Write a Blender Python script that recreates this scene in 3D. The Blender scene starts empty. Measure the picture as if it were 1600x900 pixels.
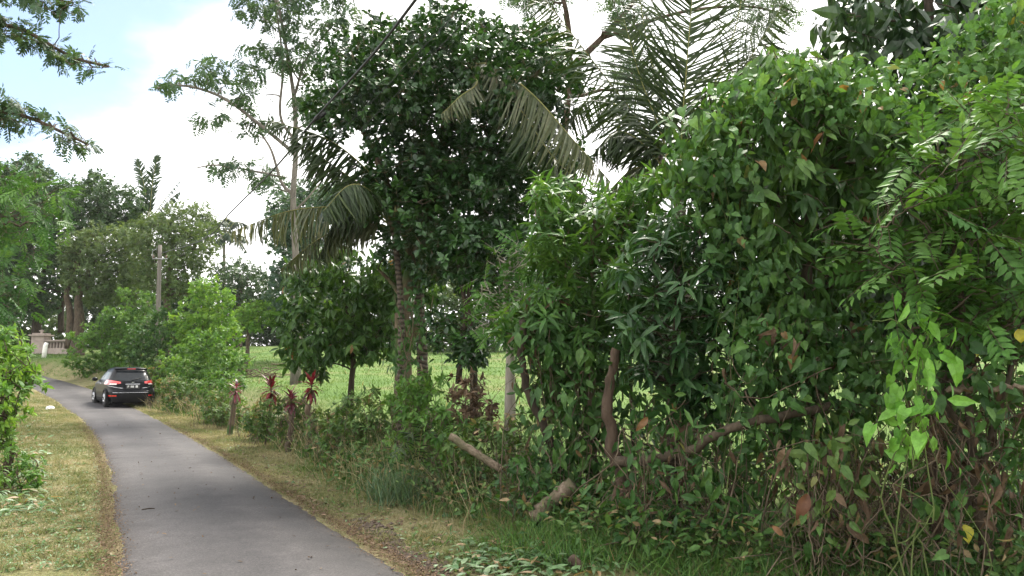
import bpy, bmesh, math, random
import numpy as np
from mathutils import Vector, Matrix

# ------------------------------------------------------------------ camera, sky, sun, exposure
F, CX, CY, EYE = 1250.0, 800.0, 450.0, 1.7
PITCH = math.atan((572 - 450) / F)
SC = bpy.context.scene
COL = SC.collection

cam_data = bpy.data.cameras.new('camera')
cam_data.sensor_width = 36.0
cam_data.lens = 36.0 * F / 1600.0
cam_data.clip_start = 0.05
cam_data.clip_end = 3000
cam = bpy.data.objects.new('camera', cam_data)
COL.objects.link(cam)
cam.location = (0, 0, EYE)
cam.rotation_euler = (math.pi / 2 + PITCH, 0, 0)
SC.camera = cam

SUN_EL, SUN_AZ = math.radians(54), math.radians(14)     # azimuth measured from +Y towards +X
world = bpy.data.worlds.new('World')
SC.world = world
world.use_nodes = True
wn, wl = world.node_tree.nodes, world.node_tree.links
wn.clear()
w_out = wn.new('ShaderNodeOutputWorld')
sky = wn.new('ShaderNodeTexSky')
sky.sky_type = 'NISHITA'
sky.sun_disc = False
sky.sun_elevation = SUN_EL
sky.sun_rotation = SUN_AZ
sky.air_density = 1.0
sky.dust_density = 0.6
bg_sky = wn.new('ShaderNodeBackground')
bg_sky.inputs['Strength'].default_value = 0.075
wl.new(sky.outputs[0], bg_sky.inputs['Color'])
bg_cl = wn.new('ShaderNodeBackground')
bg_cl.inputs['Color'].default_value = (1.0, 0.985, 0.97, 1)
bg_cl.inputs['Strength'].default_value = 0.86
tc = wn.new('ShaderNodeTexCoord')
mp = wn.new('ShaderNodeMapping')
mp.inputs['Scale'].default_value = (1.3, 1.3, 2.6)
mp.inputs['Location'].default_value = (0.3, 0.1, 0.2)
wl.new(tc.outputs['Generated'], mp.inputs['Vector'])
nz = wn.new('ShaderNodeTexNoise')
nz.inputs['Scale'].default_value = 1.6
nz.inputs['Detail'].default_value = 7
nz.inputs['Roughness'].default_value = 0.55
wl.new(mp.outputs[0], nz.inputs['Vector'])
# a break in the cloud deck, high on the left
dotn = wn.new('ShaderNodeVectorMath'); dotn.operation = 'DOT_PRODUCT'
gv = Vector((-0.66, 0.80, 0.50)).normalized()
dotn.inputs[1].default_value = gv
wl.new(tc.outputs['Generated'], dotn.inputs[0])
mr = wn.new('ShaderNodeMapRange')
mr.inputs['From Min'].default_value = 0.82
mr.inputs['From Max'].default_value = 1.0
mr.inputs['To Min'].default_value = 0.42
mr.inputs['To Max'].default_value = -0.26
wl.new(dotn.outputs['Value'], mr.inputs['Value'])
addn = wn.new('ShaderNodeMath'); addn.operation = 'ADD'
wl.new(nz.outputs['Fac'], addn.inputs[0]); wl.new(mr.outputs[0], addn.inputs[1])
rampw = wn.new('ShaderNodeMapRange')
rampw.inputs['From Min'].default_value = 0.33
rampw.inputs['From Max'].default_value = 0.62
rampw.inputs['To Min'].default_value = 0.06
rampw.interpolation_type = 'SMOOTHSTEP'
wl.new(addn.outputs[0], rampw.inputs['Value'])
mixw = wn.new('ShaderNodeMixShader')
wl.new(rampw.outputs[0], mixw.inputs[0])
wl.new(bg_sky.outputs[0], mixw.inputs[1])
wl.new(bg_cl.outputs[0], mixw.inputs[2])
wl.new(mixw.outputs[0], w_out.inputs['Surface'])

sun_d = bpy.data.lights.new('sun', 'SUN')
sun_d.energy = 3.3
sun_d.angle = math.radians(20)
sun_d.color = (1.0, 0.94, 0.84)
sun = bpy.data.objects.new('sun', sun_d)
COL.objects.link(sun)
sv = Vector((math.sin(SUN_AZ) * math.cos(SUN_EL), math.cos(SUN_AZ) * math.cos(SUN_EL), math.sin(SUN_EL)))
sun.rotation_euler = (-sv).to_track_quat('-Z', 'Y').to_euler()
sun.location = (0, 0, 40)

SC.view_settings.view_transform = 'Standard'
SC.view_settings.look = 'None'
SC.view_settings.exposure = 1.6
SC.view_settings.gamma = 1.0
SC.render.engine = 'CYCLES'
cy = SC.cycles
cy.max_bounces = 6
cy.diffuse_bounces = 4
cy.glossy_bounces = 2
cy.transmission_bounces = 4
cy.transparent_max_bounces = 4
cy.caustics_reflective = False
cy.caustics_refractive = False
cy.use_denoising = True
cy.use_adaptive_sampling = True
cy.adaptive_threshold = 0.015

RNG = np.random.default_rng(7)

# ------------------------------------------------------------------ pixel <-> world helpers
def ray(px, py):
    a, b = (px - CX) / F, -(py - CY) / F
    c, s = math.cos(PITCH), math.sin(PITCH)
    return np.array([a, c - b * s, s + b * c])

def pw(px, py, Y):
    d = ray(px, py)
    t = Y / d[1]
    return np.array([d[0] * t, Y, EYE + d[2] * t])

def sstep(t):
    t = np.clip(t, 0, 1)
    return t * t * (3 - 2 * t)

HEDGE_Y = np.array([-12, 3.0, 5.9, 6.5, 6.9, 8.9, 10.7, 16.6, 24, 31, 38, 46, 52, 60, 120, 600])
HEDGE_X = np.array([12, 6.0, 3.8, 2.3, 1.2, 0.2, -1.37, -4.0, -8.1, -13, -18.2, -25, -32, -45, -160, -1100])

def hedge_x(y):
    return np.interp(y, HEDGE_Y, HEDGE_X)

def pnoise(x, y, s=1.0, seed=0.0):
    x = np.asarray(x) * s + seed * 3.1
    y = np.asarray(y) * s - seed * 1.7
    v = (np.sin(x * 1.7 + 1.3 * np.sin(y * 1.1)) + np.sin(y * 1.9 + 1.5 * np.sin(x * 0.9 + 2))
         + 0.6 * np.sin(x * 3.7 + y * 2.9 + 1) + 0.5 * np.sin(x * 5.3 - y * 4.7 + np.sin(x * 2.1)))
    return v / 3.1 * 0.5 + 0.5

def base_h(x, y):
    x = np.asarray(x, float); y = np.asarray(y, float)
    hb = 1.2 * sstep((y - 30) / 25) + 0.02 * np.clip(y - 55, 0, 200)
    hf = 0.052 * np.clip(y - 13, 0, 70) + 0.02 * np.clip(y - 83, 0, 200)
    m = sstep((x - hedge_x(y) - 0.2) / 2.6)
    return hb * (1 - m) + (np.maximum(hb, hf) + 0.12) * m

def ground_hit(px, py, hfun=base_h):
    d = ray(px, py)
    o = np.array([0, 0, EYE])
    t = 1.0
    for _ in range(20000):
        p = o + d * t
        if p[2] <= hfun(p[0], p[1]):
            break
        t += 0.01 + t * 0.0006
        if t > 400: break
    return o + d * t

def ground_many(px, py):
    px = np.asarray(px, float); py = np.asarray(py, float)
    a, b = (px - CX) / F, -(py - CY) / F
    c, s_ = math.cos(PITCH), math.sin(PITCH)
    D = np.stack([a, c - b * s_, s_ + b * c], 1)
    t = np.full(len(px), 1.0); done = np.zeros(len(px), bool)
    for _ in range(900):
        X = D * t[:, None]
        done |= (EYE + X[:, 2]) <= base_h(X[:, 0], X[:, 1])
        if done.all(): break
        t = np.where(done, t, t * 1.004 + .004)
    return D[:, :2] * t[:, None]
R_PX = [(650, 900), (545, 834), (445, 770), (330, 700), (270, 667), (220, 640), (160, 613), (112, 598), (67, 583.5), (30, 576), (-40, 569)]
L_PX = [(175, 900), (172, 820), (165, 740), (150, 690), (120, 652), (88, 628), (50, 608), (5, 594), (-40, 586), (-90, 580)]
def edge_world(pxs):
    P = [ground_hit(*p) for p in pxs]
    P = np.array(P)[:, :2]
    d = P[0] - P[1]; d /= np.linalg.norm(d)
    pre = [P[0] + d * 20, P[0] + d * 8]
    return np.vstack([pre, P])
def resample(P, n):
    s = np.concatenate([[0], np.cumsum(np.linalg.norm(np.diff(P, axis=0), axis=1))])
    t = np.linspace(0, s[-1], n)
    Q = np.stack([np.interp(t, s, P[:, i]) for i in range(P.shape[1])], 1)
    return Q
def smooth_poly(P, it=6):
    P = P.copy()
    for _ in range(it):
        P[1:-1] = 0.25 * P[:-2] + 0.5 * P[1:-1] + 0.25 * P[2:]
    return P
NR = 160
RE = smooth_poly(resample(edge_world(R_PX), NR), 8)
LE = smooth_poly(resample(edge_world(L_PX), NR), 8)

def poly_dist(x, y, P):
    x = np.asarray(x, float).ravel(); y = np.asarray(y, float).ravel()
    best = np.full(x.shape, 1e9)
    for i in range(len(P) - 1):
        a, b = P[i], P[i + 1]
        ab = b - a
        t = np.clip(((x - a[0]) * ab[0] + (y - a[1]) * ab[1]) / (ab @ ab + 1e-9), 0, 1)
        best = np.minimum(best, np.hypot(x - a[0] - t * ab[0], y - a[1] - t * ab[1]))
    return best
MID = 0.5 * (RE + LE)
def height(x, y):
    """terrain with small bumps away from the road"""
    x = np.asarray(x, float); y = np.asarray(y, float)
    sh = x.shape
    b = base_h(x, y)
    d = poly_dist(x, y, MID[::4]).reshape(sh)
    m = sstep((d - 1.35) / 1.2)
    return b + m * (0.10 * (pnoise(x, y, 0.9) - 0.35) + 0.05 * (pnoise(x, y, 3.1, 2) - 0.5))
def hz(x, y):
    return float(height(np.array([x]), np.array([y]))[0])
def gp(px, Y, dz=0.0):
    """point on the terrain under picture column px at distance Y"""
    x = (px - CX) / F * Y / (math.cos(PITCH) - 0.0)
    return np.array([x, Y, hz(x, Y) + dz])

# ------------------------------------------------------------------ mesh builder
class MB:
    def __init__(s):
        s.v = []; s.lv = []; s.lt = []; s.mi = []; s.sm = []; s.rn = []; s.n = 0
    def add(s, V, faces_by_size, rnd=0.5, mat=0, smooth=False):
        """V (N,3); faces_by_size list of (m,k) int arrays"""
        V = np.asarray(V, np.float32)
        for f in faces_by_size:
            f = np.asarray(f, np.int32)
            if f.size == 0: continue
            s.lv.append((f + s.n).ravel())
            s.lt.append(np.full(len(f), f.shape[1], np.int32))
            s.mi.append(np.full(len(f), mat, np.int32))
            s.sm.append(np.full(len(f), smooth, bool))
        s.v.append(V)
        s.rn.append(np.broadcast_to(np.asarray(rnd, np.float32), (len(V),)))
        s.n += len(V)
    def build(s, name, mats, parent=None, loc=None):
        me = bpy.data.meshes.new(name)
        if s.n:
            V = np.concatenate(s.v); lv = np.concatenate(s.lv); lt = np.concatenate(s.lt)
            if loc is not None: V = V - np.asarray(loc, np.float32)
            me.vertices.add(len(V)); me.vertices.foreach_set('co', V.ravel())
            me.loops.add(len(lv)); me.loops.foreach_set('vertex_index', lv)
            me.polygons.add(len(lt))
            st = np.concatenate([[0], np.cumsum(lt)[:-1]]).astype(np.int32)
            me.polygons.foreach_set('loop_start', st)
            me.polygons.foreach_set('loop_total', lt)
            me.polygons.foreach_set('material_index', np.concatenate(s.mi))
            me.polygons.foreach_set('use_smooth', np.concatenate(s.sm))
            at = me.attributes.new('rnd', 'FLOAT', 'POINT')
            at.data.foreach_set('value', np.ascontiguousarray(np.concatenate(s.rn), dtype=np.float32))
        for m in (mats if isinstance(mats, (list, tuple)) else [mats]): me.materials.append(m)
        me.update(calc_edges=True)
        me.validate()
        o = bpy.data.objects.new(name, me)
        COL.objects.link(o)
        if loc is not None: o.location = loc
        if parent is not None:
            o.parent = parent
        return o

def tag(o, label=None, cat=None, group=None, kind=None):
    if label: o['label'] = label
    if cat: o['category'] = cat
    if group: o['group'] = group
    if kind: o['kind'] = kind
    return o
def thing(name, label, cat, loc, group=None, rz=0.0):
    o = bpy.data.objects.new(name, None)
    o.empty_display_size = 0.2
    COL.objects.link(o)
    o.location = tuple(float(c) for c in loc); o.rotation_euler = (0, 0, rz)
    return tag(o, label, cat, group)

def unit(v):
    return v / (np.linalg.norm(v, axis=-1, keepdims=True) + 1e-9)

def mirror(T, mid, side):
    pass
# leaf templates: x = half widths (-.5...5), y = along, z = lift
T_LEAF = (np.array([[0,0,0],[0,.33,0],[0,.68,-.02],[0,1,-.10],[.46,.30,.07],[.40,.64,.04],[-.46,.30,.07],[-.40,.64,.04]], float),
          [[[0,4,1],[0,1,6],[2,5,3],[2,3,7]], [[1,4,5,2],[1,2,7,6]]])
T_OBOV = (np.array([[0,0,0],[0,.4,0],[0,.78,-.01],[0,1,-.05],[.28,.34,.06],[.50,.72,.05],[-.28,.34,.06],[-.50,.72,.05]], float), T_LEAF[1])
T_DIAM = (np.array([[0,0,0],[.5,.45,.07],[0,1,-.08],[-.5,.45,.07]], float), [[[0,1,2],[0,2,3]]])
T_HEART = (np.array([[0,0,0],[0,.45,-.02],[0,1.0,-.14],[.28,-.16,.05],[.50,.10,.08],[.40,.50,.05],[-.28,-.16,.05],[-.50,.10,.08],[-.40,.50,.05]], float),
           [[[0,3,4],[2,1,5],[0,7,6],[2,8,1]], [[0,4,5,1],[0,1,8,7]]])
T_STRIP = (np.array([[-.5,0,0],[.5,0,0],[-.5,.4,0],[.5,.4,0],[-.34,.75,0],[.34,.75,0],[0,1,0]], float), [[[0,1,3,2],[2,3,5,4]], [[4,5,6]]])
T_BLADE = (np.array([[-.5,0,0],[.5,0,0],[-.4,.5,0],[.4,.5,0],[0,1,0]], float), [[[0,1,3,2]], [[2,3,4]]])

def leaves(mb, P, D, U, L, W, tpl, rnd, bend=0.0, mat=0):
    n = len(P)
    if n == 0: return
    V, fs = tpl
    D = unit(D)
    X = unit(np.cross(D, U)); N = np.cross(X, D)
    L = np.broadcast_to(np.asarray(L, float), (n,)); W = np.broadcast_to(np.asarray(W, float), (n,))
    bend = np.broadcast_to(np.asarray(bend, float), (n,))
    x = V[:, 0][None] * W[:, None]
    y = V[:, 1][None] * L[:, None]
    z = V[:, 2][None] * W[:, None] * 1.6 - bend[:, None] * (V[:, 1] ** 2)[None] * L[:, None]
    pts = P[:, None] + x[..., None] * X[:, None] + y[..., None] * D[:, None] + z[..., None] * N[:, None]
    k = len(V)
    off = (np.arange(n) * k)[:, None, None]
    mb.add(pts.reshape(-1, 3), [(np.array(f)[None] + off).reshape(-1, len(f[0])) for f in fs],
           np.repeat(np.broadcast_to(rnd, (n,)), k), mat)

def sticks(mb, A, B, ra, rb, rnd=0.5, mat=0):
    n = len(A)
    if n == 0: return
    T = unit(B - A)
    ref = np.where(np.abs(T[:, 2:3]) > 0.9, np.array([[1., 0, 0]]), np.array([[0, 0, 1.]]))
    e1 = unit(np.cross(T, ref)); e2 = np.cross(T, e1)
    ra = np.broadcast_to(np.asarray(ra, float), (n,))[:, None]; rb = np.broadcast_to(np.asarray(rb, float), (n,))[:, None]
    ring = []
    for c, r in ((A, ra), (B, rb)):
        for k in range(3):
            a = k * 2.0944
            ring.append(c + r * (math.cos(a) * e1 + math.sin(a) * e2))
    V = np.stack(ring, 1).reshape(-1, 3)
    f = np.array([[0,1,4,3],[1,2,5,4],[2,0,3,5]])
    off = (np.arange(n) * 6)[:, None, None]
    mb.add(V, [(f[None] + off).reshape(-1, 4)], np.repeat(np.broadcast_to(rnd, (n,)), 6), mat, True)

def tube(mb, P, R, sides=8, rnd=0.5, mat=0, cap=True):
    P = np.asarray(P, float); m = len(P)
    R = np.broadcast_to(np.asarray(R, float), (m,))
    T = np.gradient(P, axis=0); T = unit(T)
    e = np.cross(T[0], [0.3, 0.1, 1.0] if abs(T[0][2]) < 0.9 else [1, 0.2, 0])
    e = e / np.linalg.norm(e)
    rings = []
    for i in range(m):
        e = e - T[i] * (e @ T[i]); e = e / (np.linalg.norm(e) + 1e-9)
        f = np.cross(T[i], e)
        a = np.arange(sides) * 2 * math.pi / sides
        rings.append(P[i] + R[i] * (np.cos(a)[:, None] * e + np.sin(a)[:, None] * f))
    V = np.concatenate(rings)
    i = np.arange(m - 1)[:, None] * sides; j = np.arange(sides)[None]; jn = (j + 1) % sides
    f = np.stack([i + j, i + jn, i + sides + jn, i + sides + j], -1).reshape(-1, 4)
    fs = [f]
    if cap:
        fs.append(np.arange(sides)[::-1][None]); fs.append((np.arange(sides) + (m - 1) * sides)[None])
    mb.add(V, fs, rnd, mat, True)

def spline(P, n):
    """Catmull-Rom through P"""
    P = np.asarray(P, float)
    Q = np.vstack([2 * P[0] - P[1], P, 2 * P[-1] - P[-2]])
    seg = len(P) - 1
    out = []
    for t in np.linspace(0, seg - 1e-6, n):
        i = int(t); u = t - i
        a, b, c, d = Q[i], Q[i + 1], Q[i + 2], Q[i + 3]
        out.append(0.5 * ((2 * b) + (-a + c) * u + (2 * a - 5 * b + 4 * c - d) * u * u + (-a + 3 * b - 3 * c + d) * u ** 3))
    return np.array(out)

# ------------------------------------------------------------------ materials
def new_mat(name):
    m = bpy.data.materials.new(name); m.use_nodes = True
    nt = m.node_tree; nt.nodes.clear()
    out = nt.nodes.new('ShaderNodeOutputMaterial')
    return m, nt, out
def rgba(c): return (c[0], c[1], c[2], 1.0)
def ramp(nt, stops, interp='LINEAR'):
    r = nt.nodes.new('ShaderNodeValToRGB')
    cr = r.color_ramp; cr.interpolation = interp
    while len(cr.elements) < len(stops): cr.elements.new(0.5)
    for e, (p, c) in zip(cr.elements, stops):
        e.position = p; e.color = rgba(c)
    return r
def leafmat(name, cols, trans=0.35, rough=0.45, spec=0.35, odd=None, tw=(1.4, 1.3, 0.6)):
    """cols: dark to light leaf colours; odd: list of (threshold, colour) for young or dead leaves"""
    def dull(c, k=.05):
        l = .25 * c[0] + .65 * c[1] + .10 * c[2]
        return tuple(q + (l - q) * k for q in c)
    cols = [dull(c) for c in cols]
    m, nt, out = new_mat(name)
    at = nt.nodes.new('ShaderNodeAttribute'); at.attribute_name = 'rnd'
    n = len(cols); top = odd[0][0] if odd else 1.0
    stops = [(top * i / max(1, n - 1) * 0.98, c) for i, c in enumerate(cols)]
    if odd:
        for th, c in odd: stops.append((th, c))
    r = ramp(nt, stops)
    nt.links.new(at.outputs['Fac'], r.inputs[0])
    nz = nt.nodes.new('ShaderNodeTexNoise'); nz.inputs['Scale'].default_value = 16.0; nz.inputs['Detail'].default_value = 7; nz.inputs['Roughness'].default_value = .7
    g = nt.nodes.new('ShaderNodeNewGeometry')
    nt.links.new(g.outputs['Position'], nz.inputs['Vector'])
    mrn = nt.nodes.new('ShaderNodeMapRange'); mrn.inputs['From Min'].default_value = .25; mrn.inputs['From Max'].default_value = .75; mrn.inputs['To Min'].default_value = 0.5; mrn.inputs['To Max'].default_value = 1.5
    nt.links.new(nz.outputs['Fac'], mrn.inputs['Value'])
    mul = nt.nodes.new('ShaderNodeVectorMath'); mul.operation = 'SCALE'
    nt.links.new(r.outputs[0], mul.inputs[0]); nt.links.new(mrn.outputs[0], mul.inputs['Scale'])
    p = nt.nodes.new('ShaderNodeBsdfPrincipled')
    p.inputs['Roughness'].default_value = rough
    p.inputs['Specular IOR Level'].default_value = spec
    nt.links.new(mul.outputs[0], p.inputs['Base Color'])
    tr = nt.nodes.new('ShaderNodeBsdfTranslucent')
    tm = nt.nodes.new('ShaderNodeVectorMath'); tm.operation = 'MULTIPLY'
    tm.inputs[1].default_value = tw
    nt.links.new(mul.outputs[0], tm.inputs[0]); nt.links.new(tm.outputs[0], tr.inputs['Color'])
    mx = nt.nodes.new('ShaderNodeMixShader'); mx.inputs[0].default_value = trans
    nt.links.new(p.outputs[0], mx.inputs[1]); nt.links.new(tr.outputs[0], mx.inputs[2])
    nt.links.new(mx.outputs[0], out.inputs['Surface'])
    return m
def barkmat(name, c0, c1, scale=14.0, stretch=0.25, bump=0.6, moss=None):
    m, nt, out = new_mat(name)
    g = nt.nodes.new('ShaderNodeNewGeometry')
    mpn = nt.nodes.new('ShaderNodeMapping'); mpn.inputs['Scale'].default_value = (1, 1, stretch)
    nt.links.new(g.outputs['Position'], mpn.inputs['Vector'])
    nz = nt.nodes.new('ShaderNodeTexNoise'); nz.inputs['Scale'].default_value = scale; nz.inputs['Detail'].default_value = 6
    nz.inputs['Roughness'].default_value = 0.65
    nt.links.new(mpn.outputs[0], nz.inputs['Vector'])
    r = ramp(nt, [(0.3, c0), (0.7, c1)])
    nt.links.new(nz.outputs['Fac'], r.inputs[0])
    src = r.outputs[0]
    if moss:
        n2 = nt.nodes.new('ShaderNodeTexNoise'); n2.inputs['Scale'].default_value = 2.3; n2.inputs['Detail'].default_value = 4
        nt.links.new(g.outputs['Position'], n2.inputs['Vector'])
        r2 = ramp(nt, [(0.48, (0, 0, 0)), (0.6, (1, 1, 1))]); nt.links.new(n2.outputs['Fac'], r2.inputs[0])
        mx = nt.nodes.new('ShaderNodeMixRGB'); nt.links.new(r2.outputs[0], mx.inputs[0]); nt.links.new(src, mx.inputs[1])
        mx.inputs[2].default_value = rgba(moss); src = mx.outputs[0]
    p = nt.nodes.new('ShaderNodeBsdfPrincipled'); p.inputs['Roughness'].default_value = 0.9
    p.inputs['Specular IOR Level'].default_value = 0.15
    nt.links.new(src, p.inputs['Base Color'])
    b = nt.nodes.new('ShaderNodeBump'); b.inputs['Strength'].default_value = bump; b.inputs['Distance'].default_value = 0.02
    nt.links.new(nz.outputs['Fac'], b.inputs['Height']); nt.links.new(b.outputs[0], p.inputs['Normal'])
    nt.links.new(p.outputs[0], out.inputs['Surface'])
    return m
def flat(name, c, rough=0.5, metal=0.0, spec=0.5, coat=0.0, noise=0.12, scale=8.0):
    m, nt, out = new_mat(name)
    p = nt.nodes.new('ShaderNodeBsdfPrincipled')
    p.inputs['Roughness'].default_value = rough; p.inputs['Metallic'].default_value = metal
    p.inputs['Specular IOR Level'].default_value = spec; p.inputs['Coat Weight'].default_value = coat
    p.inputs['Coat Roughness'].default_value = 0.04
    tcn = nt.nodes.new('ShaderNodeTexCoord')
    nz = nt.nodes.new('ShaderNodeTexNoise'); nz.inputs['Scale'].default_value = scale; nz.inputs['Detail'].default_value = 5
    nt.links.new(tcn.outputs['Object'], nz.inputs['Vector'])
    r = ramp(nt, [(0.25, [max(0, k * (1 - noise)) for k in c]), (0.75, [min(1, k * (1 + noise)) for k in c])])
    nt.links.new(nz.outputs['Fac'], r.inputs[0]); nt.links.new(r.outputs[0], p.inputs['Base Color'])
    nt.links.new(p.outputs[0], out.inputs['Surface'])
    return m

M = {}
M['jack'] = leafmat('jackfruit_leaf', [(.010,.032,.009), (.022,.066,.016), (.055,.14,.025)], 0.18, 0.32, 0.38)
M['cacao'] = leafmat('cacao_leaf', [(.022,.062,.014), (.044,.108,.022), (.09,.175,.034)], 0.28, 0.46, 0.28, odd=[(.93, (.10,.17,.03)), (.955, (.24,.11,.05)), (1.0, (.27,.15,.07))])
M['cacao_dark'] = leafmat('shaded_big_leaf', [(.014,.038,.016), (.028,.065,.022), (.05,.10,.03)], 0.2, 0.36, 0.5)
M['cacao_young'] = leafmat('cacao_young_leaf', [(.09,.04,.025), (.16,.075,.04), (.20,.11,.05)], 0.3, 0.5, 0.25)
M['palm'] = leafmat('palm_leaflet', [(.012,.026,.008), (.024,.046,.012), (.055,.08,.022)], 0.2, 0.42, 0.25)
M['palm_dry'] = leafmat('palm_leaflet_weathered', [(.05,.07,.03), (.10,.12,.06), (.19,.19,.12)], 0.25, 0.45, 0.35)
M['palm_far'] = leafmat('palm_leaflet_distant', [(.018,.038,.018), (.03,.058,.026), (.05,.085,.035)], 0.2, 0.5, 0.2)
M['albizia'] = leafmat('albizia_leaf', [(.03,.065,.035), (.045,.095,.045), (.075,.135,.05)], 0.35, 0.5, 0.25)
M['feather'] = leafmat('feathery_leaf', [(.022,.075,.016), (.042,.115,.024), (.08,.175,.036)], 0.3, 0.5, 0.2)
M['dark_far'] = leafmat('dark_tree_leaf', [(.02,.05,.02), (.04,.085,.03), (.065,.12,.04)], 0.3, 0.5, 0.3)
M['olive'] = leafmat('olive_tree_leaf', [(.045,.085,.03), (.08,.13,.045), (.13,.185,.06)], 0.3, 0.55, 0.2)
M['blue_far'] = leafmat('bluish_tree_leaf', [(.03,.075,.05), (.05,.105,.06), (.075,.14,.07)], 0.3, 0.5, 0.3)
M['bright'] = leafmat('bright_shrub_leaf', [(.06,.16,.024), (.11,.23,.034), (.19,.32,.05)], 0.38, 0.5, 0.2)
M['shrub'] = leafmat('shrub_leaf', [(.045,.125,.022), (.08,.18,.03), (.135,.255,.045)], 0.36, 0.5, 0.22)
M['lance'] = leafmat('lance_leaf', [(.030,.090,.018), (.058,.145,.026), (.115,.225,.04)], 0.3, 0.5, 0.28)
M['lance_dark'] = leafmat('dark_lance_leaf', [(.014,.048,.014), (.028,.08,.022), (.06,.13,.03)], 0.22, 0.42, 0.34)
M['vine'] = leafmat('vine_leaf', [(.035,.105,.022), (.065,.16,.034), (.115,.225,.052)], 0.28, 0.55, 0.25, odd=[(.975, (.13,.22,.045)), (.99, (.20,.19,.04)), (1.0, (.22,.14,.05))])
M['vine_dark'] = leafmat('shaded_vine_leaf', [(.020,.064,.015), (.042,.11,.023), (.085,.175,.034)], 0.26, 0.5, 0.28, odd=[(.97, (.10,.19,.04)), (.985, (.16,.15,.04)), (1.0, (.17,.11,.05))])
M['vine_bright'] = leafmat('bright_vine_leaf', [(.09,.26,.03), (.14,.34,.04), (.19,.40,.06)], 0.35, 0.42, 0.3)
M['glir'] = leafmat('gliricidia_leaf', [(.036,.11,.02), (.062,.155,.028), (.11,.225,.04)], 0.28, 0.55, 0.2)
M['weed'] = leafmat('weed_leaf', [(.035,.09,.02), (.065,.13,.03), (.12,.19,.05)], 0.28, 0.5, 0.2, odd=[(.74, (.13,.17,.05)), (.80, (.19,.15,.075)), (1.0, (.28,.21,.12))])
M['bluegrass'] = leafmat('bluish_grass_blade', [(.05,.10,.055), (.08,.14,.075), (.12,.18,.08)], 0.3, 0.5, 0.25)
M['grass'] = leafmat('verge_grass_blade', [(.055,.095,.028), (.11,.145,.045), (.22,.205,.10), (.35,.30,.18)], 0.3, 0.6, 0.12, tw=(1.2, 1.2, 0.8))
M['field'] = leafmat('field_grass_blade', [(.05,.11,.024), (.085,.16,.038), (.135,.20,.06)], 0.3, 0.6, 0.12)
M['dead'] = leafmat('dead_leaf', [(.05,.032,.02), (.10,.066,.04), (.20,.14,.09)], 0.2, 0.7, 0.15, tw=(1.2, 1.0, 0.7))
M['red'] = leafmat('cordyline_leaf', [(.05,.03,.02), (.11,.015,.025), (.18,.02,.03), (.25,.05,.055)], 0.3, 0.4, 0.3, tw=(1.4, .7, .7))
M['purple'] = leafmat('cordyline_purple_leaf', [(.07,.02,.03), (.13,.03,.05), (.20,.05,.06)], 0.3, 0.35, 0.4, tw=(1.4, .7, .8))
M['cut'] = leafmat('cut_leaf', [(.05,.12,.04), (.09,.18,.06), (.16,.25,.12)], 0.3, 0.45, 0.4, odd=[(.85, (.17,.26,.13)), (.9, (.24,.17,.09)), (1.0, (.3,.2,.1))])
M['bark'] = barkmat('brown_bark', (.035,.028,.02), (.115,.09,.065))
M['bark_grey'] = barkmat('grey_bark', (.20,.18,.15), (.40,.36,.31), 10)
M['bark_mid'] = barkmat('pale_brown_bark', (.09,.08,.068), (.21,.19,.165), 10)
M['bark_dark'] = barkmat('dark_bark', (.022,.018,.014), (.07,.055,.04))
M['bark_moss'] = barkmat('mossy_bark', (.06,.045,.03), (.17,.13,.09), 14, 0.25, 0.6, (.05,.09,.03))
M['bark_red'] = barkmat('reddish_bark', (.035,.025,.018), (.105,.075,.055))
M['stem'] = barkmat('dry_vine_stem', (.05,.038,.026), (.16,.125,.088), 20, 0.3, 0.4)
M['stem_green'] = barkmat('green_stem', (.05,.08,.025), (.12,.15,.05), 20, 0.3, 0.3)
M['cutwood'] = barkmat('cut_log_bark', (.07,.05,.034), (.25,.20,.15), 26, 1.0, 0.9, (.10,.095,.055))

# palm trunk with rings
def palmbark():
    m, nt, out = new_mat('ringed_palm_bark')
    g = nt.nodes.new('ShaderNodeNewGeometry')
    w = nt.nodes.new('ShaderNodeTexWave'); w.wave_type = 'BANDS'; w.bands_direction = 'Z'
    w.inputs['Scale'].default_value = 3.6; w.inputs['Distortion'].default_value = 3.5; w.inputs['Detail'].default_value = 4; w.inputs['Detail Scale'].default_value = 2.5
    nt.links.new(g.outputs['Position'], w.inputs['Vector'])
    r = ramp(nt, [(0.05, (.035,.028,.021)), (0.3, (.075,.058,.044)), (0.9, (.125,.10,.078))])
    nt.links.new(w.outputs['Fac'], r.inputs[0])
    p = nt.nodes.new('ShaderNodeBsdfPrincipled'); p.inputs['Roughness'].default_value = 0.9
    nt.links.new(r.outputs[0], p.inputs['Base Color'])
    b = nt.nodes.new('ShaderNodeBump'); b.inputs['Strength'].default_value = 0.7; b.inputs['Distance'].default_value = 0.03
    nt.links.new(w.outputs['Fac'], b.inputs['Height']); nt.links.new(b.outputs[0], p.inputs['Normal'])
    nt.links.new(p.outputs[0], out.inputs['Surface'])
    return m
M['palmbark'] = palmbark()

# ------------------------------------------------------------------ ground and road
def axis(lo, a, b, hi, step, grow=1.18):
    mid = list(np.arange(a, b + 1e-6, step))
    out, s, x = [], step, b
    while x < hi: s *= grow; x += s; out.append(min(x, hi))
    pre, s, x = [], step, a
    while x > lo: s *= grow; x -= s; pre.append(max(x, lo))
    return np.array(pre[::-1] + mid + out)

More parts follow.
